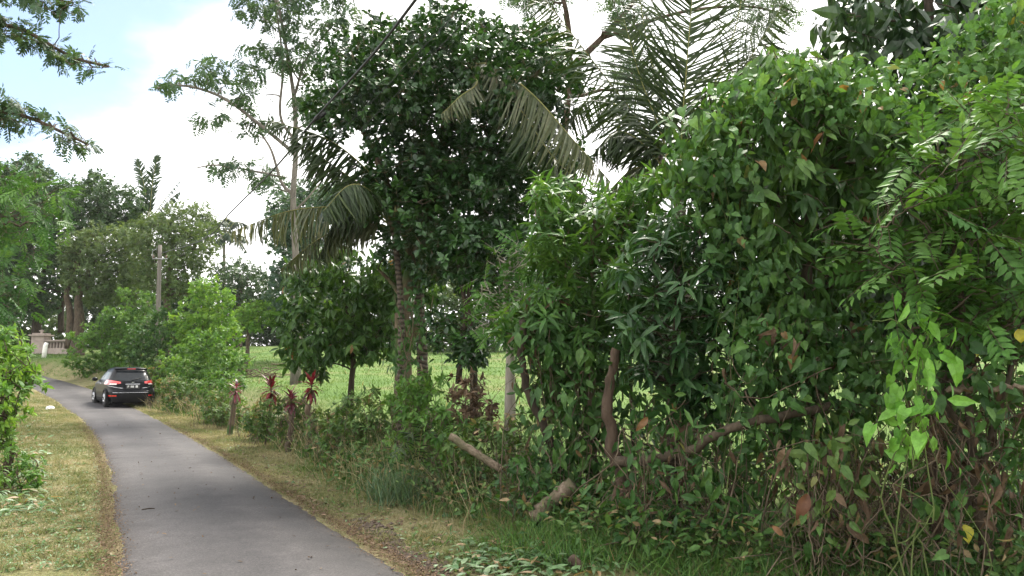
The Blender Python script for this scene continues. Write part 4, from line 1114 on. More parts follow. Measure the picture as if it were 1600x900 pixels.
# cordylines
def cordyline(label, px, Y, top, mat, seed, n=40, L=.34):
    rng = np.random.default_rng(seed)
    g0 = gp(px, Y, -.05); e = pw(px + 3, top, Y)
    t = thing('cordyline', label, 'plant', g0, 'cordylines in the hedge line')
    P = spline([g0, (g0 + e) / 2 + rng.normal(0, .03, 3), e], 12)
    mb = MB(); tube(mb, P, np.linspace(.022, .014, 12), 6); mb.build('stem', M['bark'], t, g0).location = (0, 0, 0)
    k = np.arange(n); a = k * 2.4; el = np.linspace(-1.0, 1.35, n) + rng.normal(0, .15, n)
    D = np.stack([np.cos(a) * np.cos(el), np.sin(a) * np.cos(el), np.sin(el)], 1)
    B = e + np.array([0, 0, 1]) * (np.linspace(-.16, .02, n))[:, None]
    mb = MB(); leaves(mb, B, D, np.array([[0, 0, 1.0]]) + D * .1 + rng.normal(0, .1, (n, 3)), L * rng.uniform(.65, 1.1, n), .075, T_LEAF, rng.random(n), .35)
    mb.build('leaf_tuft', M[mat], t, g0).location = (0, 0, 0)
cordyline('crimson leaved cordyline left of the low cacao tree', 421, 17.2, 606, 'red', 1)
cordyline('pinkish red cordyline hanging over the leaning fence stump', 484, 15.4, 600, 'red', 2, 34, .31)
cordyline('purple leaved cordyline between the two red ones', 452, 16.4, 622, 'purple', 3, 30, .30)
cordyline('dull brownish red cordyline above the farthest fence stump', 366, 19.6, 606, 'purple', 4, 22, .27)

# seedling palm with a fan of narrow leaflets
def seedling():
    rng = np.random.default_rng(2); Y = 10.4
    g0 = gp(652, Y); t = thing('palm_seedling', 'small pale palm seedling at the hedge foot left of the fallen log', 'plant', g0)
    for k, e in enumerate([(690, 680), (640, 676), (668, 655), (618, 705)]):
        o = make_frond(t, g0, [pw(652, 735, Y), pw((652 + e[0]) / 2, (725 + e[1]) / 2 - 22, Y - .1 * k), pw(e[0], e[1] + 6, Y - .2 * k)], 16, .2, 'palm', rng, width=.018, droop=.3, stalk=.006)
seedling()

# ------------------------------------------------------------------ logs, cut stump, single leaves
def log(label, p0, p1, r, seed, mat='cutwood'):
    a = pw(*p0); b = pw(*p1); rng = np.random.default_rng(seed)
    P = np.array([a + (b - a) * t for t in np.linspace(0, 1, 14)]); P[1:-1] += rng.normal(0, .006, (12, 3))
    mb = MB(); tube(mb, P, r * (1 + rng.normal(0, .05, 14)), 10)
    o = mb.build('fallen_log', M[mat], None, a); tag(o, label, 'log')
    mb = MB(); d = (a - b) / np.linalg.norm(a - b)
    tube(mb, [np.zeros(3) - d * .004, d * .006], r * .93, 10); mb.build('cut_end', M['pale_wood'], o)
M['pale_wood'] = flat('cut_wood_face', (.42, .33, .22), .8, noise=.25, scale=30)
log('thin pale fallen log propped in the scruffy hedge', (782, 733, 9.1), (703, 682, 9.3), .045, 1)
log('thick short log leaning at the foot of the hedge', (834, 808, 8.0), (896, 756, 7.95), .075, 2)
def cutstump():
    g0 = gp(908, 6.75, -.04); rng = np.random.default_rng(4)
    mb = MB(); tube(mb, [g0, g0 + np.array([-.03, 0, .05]), g0 + np.array([-.10, -.03, .13])], [.05, .045, .04], 9)
    o = mb.build('cut_stump', M['bark_red'], None, g0); tag(o, 'small cut stump poking from the leaf cuttings', 'stump')
cutstump()
def big_leaf(name, label, px, py, Y, L, W, D, U, mat, rnd, bend=.3):
    mb = MB(); p = pw(px, py, Y)
    n = 7; t = np.linspace(0, 1, n)
    D = np.array(D, float); D /= np.linalg.norm(D); X = np.cross(D, U); X /= np.linalg.norm(X); N = np.cross(X, D)
    V = []; 
    for q in t:
        w = W * .5 * math.sin(math.pi * min(1, .06 + .94 * q ** .85)) ** .8
        for sx in (-1, -.5, 0, .5, 1):
            V.append(p + D * L * q + X * w * sx + N * (abs(sx) * .25 * w - bend * q * q * L * .5 + .006 * math.sin(q * 30 + sx * 2)))
    i = np.arange(n - 1)[:, None] * 5; j = np.arange(4)[None]
    f = np.stack([i + j, i + j + 1, i + 5 + j + 1, i + 5 + j], -1).reshape(-1, 4)
    mb.add(np.array(V), [f], rnd, 0, True)
    o = mb.build(name, M[mat], None, p); tag(o, label, 'leaf'); return o
big_leaf('dead_leaf', 'large reddish brown dead leaf hanging low in the hedge', 1262, 772, 6.0, .21, .10, (-.5, -.2, -1), (.2, -1, .3), 'cacao_young', .25)
big_leaf('dead_leaf', 'curled tan dead leaf caught right of the reddish one', 1300, 770, 6.05, .15, .075, (.4, -.3, -.4), (0, -.6, 1), 'dead', .7)
big_leaf('dead_leaf', 'orange dead leaf held in the dark lance leaved shrub', 1012, 652, 7.0, .16, .06, (-.6, -.1, -.7), (.3, -1, .3), 'cacao_young', .9)
big_leaf('dead_leaf', 'small pink brown dead leaf near the ground left of the reddish one', 1222, 836, 6.0, .10, .05, (-.5, -.1, .5), (0, -1, .4), 'cacao_young', .8)
M['yellow'] = leafmat('yellow_leaf', [(.35, .33, .03), (.45, .42, .04)], .4, .5, .3)
big_leaf('yellow_leaf', 'bright yellow leaf low on the hedge at right', 1506, 820, 5.8, .13, .10, (.2, -.2, -1), (.1, -1, .3), 'yellow', .6)
big_leaf('yellow_leaf', 'round yellow leaf at the right picture edge', 1592, 514, 5.6, .10, .085, (.1, -.1, -1), (-.2, -1, .3), 'yellow', .3)
big_leaf('yellow_leaf', 'yellow leaf beside a stem above the bright vine', 1524, 540, 5.75, .08, .07, (.1, -.2, -1), (.2, -1, .3), 'yellow', .5)

# ------------------------------------------------------------------ concrete pole and cables
def pole():
    Y = 42.0; g0 = gp(250, Y, -.2); top = pw(250, 383, Y)
    M['concrete'] = barkmat('weathered_concrete', (.11, .10, .09), (.19, .175, .155), 6, .2, .2)
    M['steel'] = flat('galvanised_steel', (.30, .31, .32), .5, .7, noise=.2)
    M['ceramic'] = flat('insulator_glaze', (.10, .06, .04), .45)
    t = thing('utility_pole', 'slender grey concrete utility pole behind the roadside shrubs', 'utility pole', g0)
    mb = MB(); P = np.array([g0 + (top - g0) * s for s in np.linspace(0, 1, 10)]); tube(mb, P, np.linspace(.135, .095, 10), 14)
    mb.build('pole', M['concrete'], t, g0).location = (0, 0, 0)
    a = top - g0
    mb = MB(); z = a + np.array([0, 0, -.75])
    tube(mb, [z + np.array([-.30, -.14, 0]), z + np.array([.48, -.14, 0])], .025, 6); mb.build('crossarm', M['steel'], t)
    for x in (-.26, .42):
        mb = MB(); q = z + np.array([x, -.14, .03]); tube(mb, [q, q + [0, 0, .06], q + [0, 0, .08], q + [0, 0, .14], q + [0, 0, .17]], [.03, .05, .03, .05, .02], 8); mb.build('insulator', M['ceramic'], t)
    mb = MB()
    tube(mb, [a + np.array([-.13, -.05, -.2]), a + np.array([-.34, -.05, -.3]), a + np.array([-.38, -.05, -.5]), a + np.array([-.32, -.05, -.68])], .016, 5); mb.build('bracket', M['steel'], t)
pole()
M['cable'] = flat('black_cable', (.015, .015, .017), .6)
def cable(name, label, pts, r, ext):
    P = [pw(*p) for p in pts]
    P = spline(P, 60)
    d = P[-1] - P[-3]; d /= np.linalg.norm(d)
    P = np.vstack([P, [P[-1] + d * k for k in np.linspace(.5, ext, 10)]])
    mb = MB(); tube(mb, P, r, 6); o = mb.build(name, M['cable'], None, P[0]); tag(o, label, 'cable'); return o
pc = cable('power_cable', 'thick black cable sagging from the concrete pole up across the sky', [(252, 396, 41.8), (318, 374, 29), (362, 330, 22.5), (430, 262, 16.8), (492, 186, 13.4), (580, 88, 10.4), (652, -4, 8.8), (700, -70, 8)], .019, 9)
def splice():
    p = pw(498, 184, 13.3); mb = MB(); tube(mb, [p + [-.10, 0, -.07], p + [-.03, 0, .0], p + [.05, 0, .05], p + [.12, 0, .09]], [.02, .045, .05, .02], 8)
    o = mb.build('cable_splice', M['cable'], pc, np.array(pc.location)); o.location = (0, 0, 0)
splice()
cable('service_wire', 'thin black wire crossing the jackfruit crown, upper of two', [(254, 392, 41.9), (400, 320, 20), (552, 186, 12.6), (640, 96, 10.6), (720, 12, 9.3), (770, -50, 8.6)], .005, 9)
cable('service_wire', 'thin black wire crossing the jackfruit crown, lower of two', [(254, 394, 41.9), (420, 330, 19), (570, 196, 12.4), (662, 100, 10.4), (744, 14, 9.2), (800, -50, 8.5)], .005, 9)

# ------------------------------------------------------------------ far wall with pillar
def far_wall():
    M['masonry'] = flat('pinkish_masonry', (.30, .25, .22), .85, noise=.25, scale=3)
    M['coping'] = flat('grey_brown_coping', (.23, .19, .165), .85, noise=.25, scale=3)
    Y = 61.0; u = Y / F
    g0 = gp(69, Y, 0); g0[2] = min(g0[2], pw(69, 552, Y)[2])
    t = thing('boundary_wall', 'low pinkish masonry wall with balusters and capped pillar at the bend', 'wall', g0)
    def box(mb, c, s, rz=0.0):
        c = np.array(c, float); h = np.array(s, float) / 2
        V = np.array([[x, y, z] for x in (-1, 1) for y in (-1, 1) for z in (-1, 1)], float) * h
        cs, sn = math.cos(rz), math.sin(rz); V = np.stack([V[:, 0] * cs - V[:, 1] * sn, V[:, 0] * sn + V[:, 1] * cs, V[:, 2]], 1) + c
        mb.add(V, [np.array([[0,1,3,2],[4,6,7,5],[0,4,5,1],[2,3,7,6],[0,2,6,4],[1,5,7,3]])], .5)
    H = 27 * u; mb = MB(); box(mb, (0, 0, H / 2 - .2), (.95, .95, H + .4)); box(mb, (0, 0, .1), (1.1, 1.1, .5)); mb.build('pillar', M['masonry'], t)
    mb = MB(); box(mb, (0, 0, H + .06), (1.25, 1.25, .11)); box(mb, (0, 0, H + .17), (.9, .9, .1)); mb.build('pillar_cap', M['masonry'], t)
    mb = MB(); box(mb, (0, 0, H + .35), (.12, .12, .26)); box(mb, (0, 0, H + .40), (.34, .1, .08)); mb.build('finial', M['masonry'], t)
    a = -.5; L = 3.4; dx, dy = math.cos(a), math.sin(a)
    ux, uy = -dy, dx
    def at(s, z, o=0): return (.5 + dx * s - ux * o, dy * s - uy * o, z)
    mb = MB(); box(mb, at(L / 2, .15), (L, .34, .5), a); mb.build('wall_base', M['masonry'], t)
    mb = MB(); box(mb, at(L / 2 + .1, H * .72), (L + .3, .8, .10), a); box(mb, at(L / 2, H * .72 - .09), (L, .5, .08), a); mb.build('coping', M['coping'], t)
    n = 9; proto = None
    mb = MB(); box(mb, (0, 0, 0), (.19, .24, H * .72 - .13 - .40), a); proto = mb.build('baluster', M['coping'], t)
    for k in range(n):
        o = proto if k == 0 else proto.copy()
        if k: COL.objects.link(o); o.parent = t
        o.location = at(.2 + k * (L - .3) / (n - 1), (.40 + H * .72 - .13) / 2)
    mb = MB(); box(mb, at(L / 2, (.4 + H * .72 - .13) / 2, -.16), (L, .06, H * .72 - .13 - .40), a); mb.build('back_panel', M['coping'], t)
    # white marker post by the road end
    g = gp(75, 54, -.05); mb = MB(); z = 1.0; tube(mb, [np.zeros(3), np.array([.02, 0, .55]), np.array([.05, 0, .85]), np.array([.12, 0, 1.05])], [.16, .15, .15, .12], 8)
    o = mb.build('marker_post', flat('white_paint', (.72, .72, .68), .6), None); o.location = g; tag(o, 'short white post beside the road below the low wall', 'post')
far_wall()

# ------------------------------------------------------------------ the black car
def car():
    Yc = 33.4
    g0 = ground_hit(206.5, 638)
    g0 = np.array([g0[0], g0[1], float(base_h(g0[0], g0[1])) + .03])
    head = math.atan2(-g0[0], g0[1]) + math.radians(10.5)      # heading turned left of +Y
    t = thing('parked_car', 'black compact crossover car parked half on the right verge', 'car', g0, rz=head + math.pi / 2)
    # local axes: +X forward, +Y left, rear face at x=0
    M['paint'] = flat('black_car_paint', (.005, .006, .008), .3, 0.0, .12, .05, noise=.1)
    M['trim'] = flat('black_plastic_trim', (.009, .009, .010), .6, 0, .2, noise=.2)
    M['glass'] = flat('tinted_car_glass', (.012, .015, .018), .12, 0, .22, 0.0, noise=.05)
    M['tyre'] = flat('tyre_rubber', (.018, .018, .018), .85, noise=.2)
    M['rim'] = flat('alloy_rim', (.45, .46, .48), .3, .9, noise=.05)
    M['red_lens'] = flat('red_lens', (.55, .02, .022), .12, 0, .6, 1.0, noise=.1)
    M['clear_lens'] = flat('clear_lens', (.75, .68, .66), .12, 0, .6, 1.0, noise=.05)
    M['chrome'] = flat('chrome', (.55, .56, .58), .25, 1.0, noise=.02)
    M['plate'] = flat('number_plate', (.03, .03, .032), .4)
    M['white_ink'] = flat('plate_characters', (.8, .8, .8), .5, noise=.02)
    #     z     half width  rear x  front x
    prof = [(.20, .80, .10, 4.16), (.30, .86, .05, 4.24), (.42, .885, .0, 4.28), (.58, .895, -.01, 4.29), (.64, .895, .0, 4.28), (.68, .89, .05, 4.26), (.80, .888, .08, 4.20), (.93, .882, .10, 4.02),
            (1.0, .865, .12, 3.70), (1.06, .84, .17, 3.35), (1.10, .815, .21, 3.15), (1.25, .755, .36, 2.85), (1.40, .69, .52, 2.52), (1.50, .635, .62, 2.25), (1.555, .58, .66, 2.02), (1.585, .50, .80, 1.86), (1.60, .36, 1.0, 1.70)]
    pz = np.array([p[0] for p in prof])
    def par(z): return [float(np.interp(z, pz, [p[k] for p in prof])) for k in (1, 2, 3)]
    NE = 5.0
    def sup(q, n=NE): return max(0.0, 1 - abs(q) ** n) ** (1 / n)
    K = 64; V = []
    zs = []
    for i in range(len(prof) - 1): zs += list(np.linspace(pz[i], pz[i + 1], 3)[:-1])
    zs.append(pz[-1])
    for z in zs:
        b, x0, x1 = par(z); a = (x1 - x0) / 2; xc = (x0 + x1) / 2
        for k in range(K):
            th = 2 * math.pi * k / K; c, s_ = math.cos(th), math.sin(th)
            r = (abs(c) ** NE + abs(s_) ** NE) ** (-1 / NE)
            V.append((xc + a * c * r, b * s_ * r, z))
    n = len(zs); i = np.arange(n - 1)[:, None] * K; j = np.arange(K)[None]; jn = (j + 1) % K
    f = np.stack([i + j, i + jn, i + K + jn, i + K + j], -1).reshape(-1, 4)
    mb = MB(); mb.add(np.array(V), [f, np.arange(K)[::-1][None], (np.arange(K) + (n - 1) * K)[None]], .5, 0, True)
    body = mb.build('body', M['paint'], t)
    def rear(yb, z, off):
        b, x0, x1 = par(z); a = (x1 - x0) / 2
        return ((x0 + x1) / 2 - a * sup(yb) - off, b * yb, z)
    def patch(name, mat, fn, u0, u1, z0, z1, off=.008, nu=14, nz_=8, parent=None, shape=None):
        V = []
        for a_ in np.linspace(0, 1, nz_):
            for c in np.linspace(0, 1, nu):
                uu, zz = u0 + (u1 - u0) * c, z0 + (z1 - z0) * a_
                if shape: uu, zz = shape(c, a_)
                V.append(fn(uu, zz, off))
        i = np.arange(nz_ - 1)[:, None] * nu; j = np.arange(nu - 1)[None]
        f = np.stack([i + j, i + j + 1, i + nu + j + 1, i + nu + j], -1).reshape(-1, 4)
        mb = MB(); mb.add(np.array(V), [f], .5, 0, True); return mb.build(name, mat, parent or t)
    patch('rear_window', M['glass'], rear, 0, 0, 0, 0, .008, shape=lambda c, a: ((c * 2 - 1) * (.80 - .06 * a), 1.09 + a * .36 - .05 * (1 - abs(c * 2 - 1)) * (1 - a)))
    for sg in (-1, 1):
        def side(xx, z, off, sg=sg):
            b, x0, x1 = par(z); a = (x1 - x0) / 2; xc = (x0 + x1) / 2
            return (xx, sg * (b * sup((xx - xc) / a) + off), z)
        patch('side_window', M['glass'], side, 0, 0, 0, 0, .008, shape=lambda c, a: (.62 + .10 * a + c * (1.16 - .10 * a), 1.09 + a * (.33 - .04 * (1 - c))))
        patch('side_window', M['glass'], side, 0, 0, 0, 0, .008, shape=lambda c, a: (1.86 + c * (1.08 - .50 * a), 1.09 + a * .36))
        patch('side_cladding', M['trim'], side, 1.22, 3.05, .21, .38, .008)
        # lights wrap round the corner
        lt = patch('tail_light', M['red_lens'], lambda u, z, o, sg=sg: tuple(np.array(rear(u * sg, z, o)) + np.array([0, sg * (o if u > .9 else 0), 0])), 0, 0, 0, 0, .012, 16, 6,
                   shape=lambda c, a: (.50 + c * .494, .985 + (a - .5) * (.07 + .12 * c) + .02 * c))
        patch('reversing_lens', M['clear_lens'], lambda u, z, o, sg=sg: rear(u * sg, z, o), .66, .93, .905, .955, .018, 8, 3, parent=lt)
        patch('reflector', M['red_lens'], lambda u, z, o, sg=sg: rear(u * sg, z, o), .66, .93, .445, .495, .008, 8, 3)
        patch('bumper_crease', M['chrome'], lambda u, z, o, sg=sg: rear(u * sg, z, o), 0, 0, 0, 0, .010, 10, 3, shape=lambda c, a: (.42 + .52 * c, .765 + .09 * c ** 1.5 + a * .012))
        # mirror
        bm = bmesh.new(); bmesh.ops.create_icosphere(bm, subdivisions=2, radius=1)
        for v in bm.verts: v.co = Vector((v.co.x * .08 + 2.75, sg * (.98 + .12 * v.co.y), 1.10 + .085 * v.co.z))
        me = bpy.data.meshes.new('wing_mirror'); bm.to_mesh(me); bm.free(); me.materials.append(M['paint'])
        for p in me.polygons: p.use_smooth = True
        o = bpy.data.objects.new('wing_mirror', me); COL.objects.link(o); o.parent = t
        for hx in (1.72,):
            mb = MB(); tube(mb, [np.array([hx - .09, sg * .905, .94]), np.array([hx - .07, sg * .93, .94]), np.array([hx + .07, sg * .93, .94]), np.array([hx + .09, sg * .905, .94])], .014, 6); mb.build('door_handle', M['chrome'], t)
        for wx in (.83, 3.42):
            arch = MB()
            A = np.linspace(-.15, math.pi + .15, 20)
            P = np.array([[wx + .385 * math.cos(q), sg * .885, .34 + .385 * math.sin(q)] for q in A]); tube(arch, P, .036, 6)
            arch.build('wheel_arch', M['trim'], t)
            w = bpy.data.objects.new('wheel', None); COL.objects.link(w); w.parent = t; w.location = (wx, sg * .80, .335)
            mb = MB(); tube(mb, [[0, -.105, 0], [0, -.10, 0], [0, -.08, 0], [0, .08, 0], [0, .10, 0], [0, .105, 0]], [.22, .315, .335, .335, .315, .22], 28); mb.build('tyre', M['tyre'], w)
            mb = MB(); tube(mb, [[0, sg * .09, 0], [0, sg * .112, 0]], [.215, .215], 24)
            for q in range(5):
                a = q * 1.2566
                tube(mb, [[math.cos(a) * .03, sg * .118, math.sin(a) * .03], [math.cos(a) * .20, sg * .118, math.sin(a) * .20]], [.028, .02], 4)
            mb.build('rim', M['rim'], w)
    patch('windscreen', M['glass'], lambda u, z, o: (lambda b, x0, x1: ((x0 + x1) / 2 + (x1 - x0) / 2 * sup(u) + o, b * u, z))(*par(z)), -.8, .8, 1.14, 1.46, .008)
    patch('bumper', M['trim'], rear, -.93, .93, .215, .56, .008, 20, 6)
    patch('bumper_strip', M['chrome'], rear, -.80, .80, .590, .600, .010, 20, 3)
    patch('garnish', M['chrome'], rear, -.30, .30, .915, .935, .012, 12, 3)
    mb = MB()
    for (y0, y1, z0, z1) in ((-.045, -.028, .955, 1.03), (.028, .045, .955, 1.03), (-.028, .028, .985, 1.0)):
        V = np.array([[x, y, z] for x in (.055, .085) for y in (y0, y1) for z in (z0, z1)])
        mb.add(V, [np.array([[0,1,3,2],[4,6,7,5],[0,4,5,1],[2,3,7,6],[0,2,6,4],[1,5,7,3]])])
    mb.build('badge', M['chrome'], t)
    mb = MB(); V = np.array([[x, y, z] for x in (.045, .075) for y in (-.245, .245) for z in (.745, .895)])
    mb.add(V, [np.array([[0,1,3,2],[4,6,7,5],[0,4,5,1],[2,3,7,6],[0,2,6,4],[1,5,7,3]])]); pl = mb.build('number_plate', M['plate'], t)
    mb = MB()
    def ch(y0, y1, z0, z1):
        V = np.array([[x, y, z] for x in (.040, .044) for y in (y0, y1) for z in (z0, z1)])
        mb.add(V, [np.array([[0,1,3,2],[4,6,7,5],[0,4,5,1],[2,3,7,6],[0,2,6,4],[1,5,7,3]])])
    # first character P at the left of the plate (car's left is +Y), then the worn ones
    ch(.178, .192, .785, .875); ch(.148, .178, .861, .875); ch(.148, .178, .822, .836); ch(.140, .149, .822, .875)
    for y in (.055, .01, -.035): ch(y - .003, y + .024, .790, .868)
    for y in (-.13, -.175): ch(y - .006, y + .028, .785, .872)
    mb.build('characters', M['white_ink'], pl)
    mb = MB()        # spoiler
    P = []
    for q in np.linspace(-.9, .9, 15): 
        b, x0, x1 = par(1.52); P.append((x0 - .10 + .13 * abs(q) ** 4, q * .66, 1.535 - .03 * q * q))
    tube(mb, P, np.full(15, .045), 8); sp = mb.build('spoiler', M['paint'], t)
    patch('brake_light', M['red_lens'], lambda u, z, o: (.545 - .075 - o, u * .62, z), -.25, .25, 1.515, 1.545, .006, 6, 3, parent=sp)
    mb = MB(); tube(mb, [rear(.02, 1.075, .02), rear(.0, 1.09, .035), rear(-.40, 1.16, .03)], [.022, .014, .008], 6); mb.build('wiper', M['trim'], t)
    mb = MB(); tube(mb, [[.95, 0, 1.59], [.90, 0, 1.64], [.84, 0, 1.665]], [.035, .02, .008], 6); mb.build('aerial', M['paint'], t)
    mb = MB(); V = np.array([[x, y, z] for x in (.25, 4.0) for y in (-.72, .72) for z in (.17, .24)])
    mb.add(V, [np.array([[0,1,3,2],[4,6,7,5],[0,4,5,1],[2,3,7,6],[0,2,6,4],[1,5,7,3]])]); mb.build('underbody', M['trim'], t)
car()

# ------------------------------------------------------------------ ground cover
def grass_mesh(name, pts, L, W, tone, mat, seed, lean=.5, bend=.5, z=None):
    rng = np.random.default_rng(seed); n = len(pts)
    zz = height(pts[:, 0], pts[:, 1]) if z is None else z
    P = np.column_stack([pts, zz - .006])
    D = np.column_stack([rng.normal(0, lean, n), rng.normal(0, lean, n), np.ones(n)])
    U = np.column_stack([rng.normal(0, 1, n), rng.normal(0, 1, n), np.full(n, .25)])
    mb = MB(); leaves(mb, P, D, U, L, W, T_BLADE, np.clip(tone, 0, 1), bend * rng.uniform(0, 1.6, n))
    o = mb.build(name, M[mat]); tag(o, kind='stuff'); return o
def strip_points(edge, sgn, n, y0, y1, wmax, rng, inside=.13):
    ys = y0 * (y1 / y0) ** rng.random(n)
    e = edge[np.argsort(edge[:, 1])]
    x0 = np.interp(ys, e[:, 1], e[:, 0])
    w = wmax(ys) if callable(wmax) else np.full(n, wmax)
    d = -inside * rng.random(n) * (rng.random(n) < .3) + w * rng.random(n) ** 1.15
    return np.column_stack([x0 + sgn * d * 1.12, ys]), d
rng = np.random.default_rng(11)
pl, dl = strip_points(LE[:NR * 3 // 4], -1, 110000, 6.0, 40, lambda y: np.full(y.shape, 4.5), rng)
pr, dr = strip_points(RE[:NR * 3 // 4], 1, 120000, 5.6, 44, lambda y: np.clip(hedge_x(y) + .5 - np.interp(y, RE[np.argsort(RE[:, 1])][:, 1], RE[np.argsort(RE[:, 1])][:, 0]), .8, 5), rng)
pts = np.vstack([pl, pr]); dd = np.concatenate([dl, dr])
sc = np.clip(pts[:, 1] / 9, .8, 3.2)
tone = 1 - pnoise(pts[:, 0], pts[:, 1], 1.2, 5) * .75 - .02 + .12 * rng.normal(size=len(pts)) - .10 * sstep((dd - .9) / 1.0)
grass_mesh('verge_grass', pts, rng.uniform(.02, .055, len(pts)) * sc ** .5 * (1 + .6 * sstep((dd - 1.0) / .8)) * (.55 + 1.3 * pnoise(pts[:, 0], pts[:, 1], 2.6, 8) ** 1.5), .0048 * sc, tone, 'grass', 12, .8, .7)
# field grass
n = 90000
fy = 7.0 * (75 / 7.0) ** rng.random(n)
fx = hedge_x(fy) + .6 + rng.random(n) ** 1.3 * (4 + fy * .9)
sc = np.clip(fy / 10, .8, 5)
grass_mesh('field_grass', np.column_stack([fx, fy]), rng.uniform(.035, .085, n) * sc ** .35, .007 * sc, .5 + .8 * (pnoise(fx, fy, .5, 3) - .5) + .12 * rng.normal(size=n), 'field', 13, .5, .5)
# taller weeds under the hedge
n = 26000
hy = 5.6 * (32 / 5.6) ** rng.random(n)
hx = hedge_x(hy) + rng.normal(.15, .38, n)
grass_mesh('hedge_weeds', np.column_stack([hx, hy]), rng.uniform(.08, .36, n), .008 * np.clip(hy / 9, .8, 2.5), rng.random(n) ** 1.3, 'weed', 14, .45, .6)
n = 9000
hy = 5.2 + rng.random(n) * 2.6; hx = hedge_x(hy) + rng.normal(-.1, .5, n)
grass_mesh('hedge_foot_grass', np.column_stack([hx, hy]), rng.uniform(.10, .34, n), .007, rng.random(n), 'lance', 15, .5, .7)
n = 900
by = 10.3 + rng.normal(0, .25, n); bx = pw(640, 760, 10.3)[0] + rng.normal(0, .22, n)
grass_mesh('bluish_grass', np.column_stack([bx, by]), rng.uniform(.25, .6, n), .009, rng.random(n), 'bluegrass', 16, .35, .5)
# creeping leafy ground cover at the hedge foot
def groundcover(name, hx, hy, mat, seed, L, W, hmax, k=1, flat_=False, zoff=.01):
    rng = np.random.default_rng(seed); n = len(hx)
    P = np.column_stack([hx, hy, height(hx, hy) + zoff + rng.random(n) ** 2 * hmax])
    D = np.column_stack([rng.normal(0, 1, n), rng.normal(0, 1, n), rng.normal(0, .12 if flat_ else .5, n)])
    U = np.array([[0, 0, 1.0]]) + rng.normal(0, .18 if flat_ else .5, (n, 3))
    mb = MB(); sc = rng.uniform(.6, 1.3, n); leaves(mb, P, D, U, L * sc, W * sc, T_LEAF, rng.random(n), rng.uniform(-.1, .4, n))
    o = mb.build(name, M[mat]); tag(o, kind='stuff')
n = 15000; hy = 5.6 * (30 / 5.6) ** rng.random(n)
groundcover('hedge_groundcover', hedge_x(hy) + rng.normal(.1, .33, n), hy, 'weed', 21, .085, .036, .45)
n = 7000; hy = 5.6 * (13 / 5.6) ** rng.random(n)
groundcover('hedge_foot_leaves', hedge_x(hy) + rng.normal(.15, .35, n), hy, 'vine_dark', 22, .11, .05, .5)
n = 900; q = rng.random(n)
a = ground_many(720 + 260 * q + rng.normal(0, 20, n), 884 + rng.normal(0, 14, n))
groundcover('cut_leaf_pile', a[:, 0], a[:, 1], 'cut', 23, .13, .045, .07, flat_=True)
n = 900
a = ground_many(rng.uniform(-20, 75, n), 640 + 170 * rng.random(n))
groundcover('left_cuttings', a[:, 0] - .0, a[:, 1], 'cut', 24, .15, .05, .10, flat_=True)
# fallen leaves on the verge and the lane edges
n = 1500; ys = 5.8 * (28 / 5.8) ** rng.random(n)
e = RE[np.argsort(RE[:, 1])]; ex = np.interp(ys, e[:, 1], e[:, 0])
groundcover('verge_leaf_litter', ex + np.abs(rng.normal(.15, .5, n)), ys, 'dead', 25, .07, .03, .02, flat_=True, zoff=.02)
n = 260; ys = 6.2 * (26 / 6.2) ** rng.random(n)
ex = np.interp(ys, e[:, 1], e[:, 0]); le = LE[np.argsort(LE[:, 1])]; lx = np.interp(ys, le[:, 1], le[:, 0])
u = rng.beta(.5, .5, n)
groundcover('lane_leaf_litter', lx + (ex - lx) * u, ys, 'dead', 26, .05, .02, .004, flat_=True, zoff=.055)
# clods of soil scraped up at the lane edge
def clods():
    rng = np.random.default_rng(31); mb = MB()
    oct_ = np.array([[1,0,0],[-1,0,0],[0,1,0],[0,-1,0],[0,0,1],[0,0,-1]], float)
    ff = np.array([[0,2,4],[2,1,4],[1,3,4],[3,0,4],[2,0,5],[1,2,5],[3,1,5],[0,3,5]])
    uu = rng.random(900)
    pp = ground_many(560 + 130 * uu + rng.normal(0, 12, 900), 818 + 78 * uu + rng.normal(0, 6, 900))
    zz = height(pp[:, 0], pp[:, 1])
    for k in range(900):
        p = (pp[k, 0], pp[k, 1], zz[k])
        r = .006 + .03 * rng.random() ** 2.2
        V = oct_ * r * rng.uniform(.6, 1.3, (6, 1)) * np.array([1, 1, .7]) + np.array([p[0], p[1], p[2] + .012])
        mb.add(V, [ff], .5)
    m = flat('dark_soil', (.075, .055, .042), .95, noise=.4, scale=20)
    o = mb.build('soil_clods', m); tag(o, kind='stuff')
clods()
def small_bits():
    p = ground_hit(78, 640); bm = bmesh.new(); bmesh.ops.create_icosphere(bm, subdivisions=3, radius=.14)
    rng = np.random.default_rng(8)
    for v in bm.verts: v.co = Vector((v.co.x * 1.1, v.co.y, max(-.02, v.co.z * .8))) * (1 + .25 * math.sin(v.co.x * 50) * math.sin(v.co.y * 43 + v.co.z * 37))
    me = bpy.data.meshes.new('plastic_bag'); bm.to_mesh(me); bm.free(); me.materials.append(flat('white_plastic', (.75, .75, .74), .4, noise=.05))
    o = bpy.data.objects.new('plastic_bag', me); COL.objects.link(o); o.location = (p[0], p[1], hz(p[0], p[1]) + .03); tag(o, 'crumpled white plastic litter on the left verge', 'litter')
    a = ground_hit(221, 804); b = ground_hit(242, 802); up = np.array([0, 0, .055])
    mb = MB(); tube(mb, spline([a + up, (a + b) / 2 + up + [0, .015, .004], b + up], 8), [.006, .007, .008, .007, .008, .007, .006, .004], 6)
    o = mb.build('twig', M['bark_dark'], None, a); tag(o, 'short dark twig lying on the asphalt lane', 'twig')
small_bits()
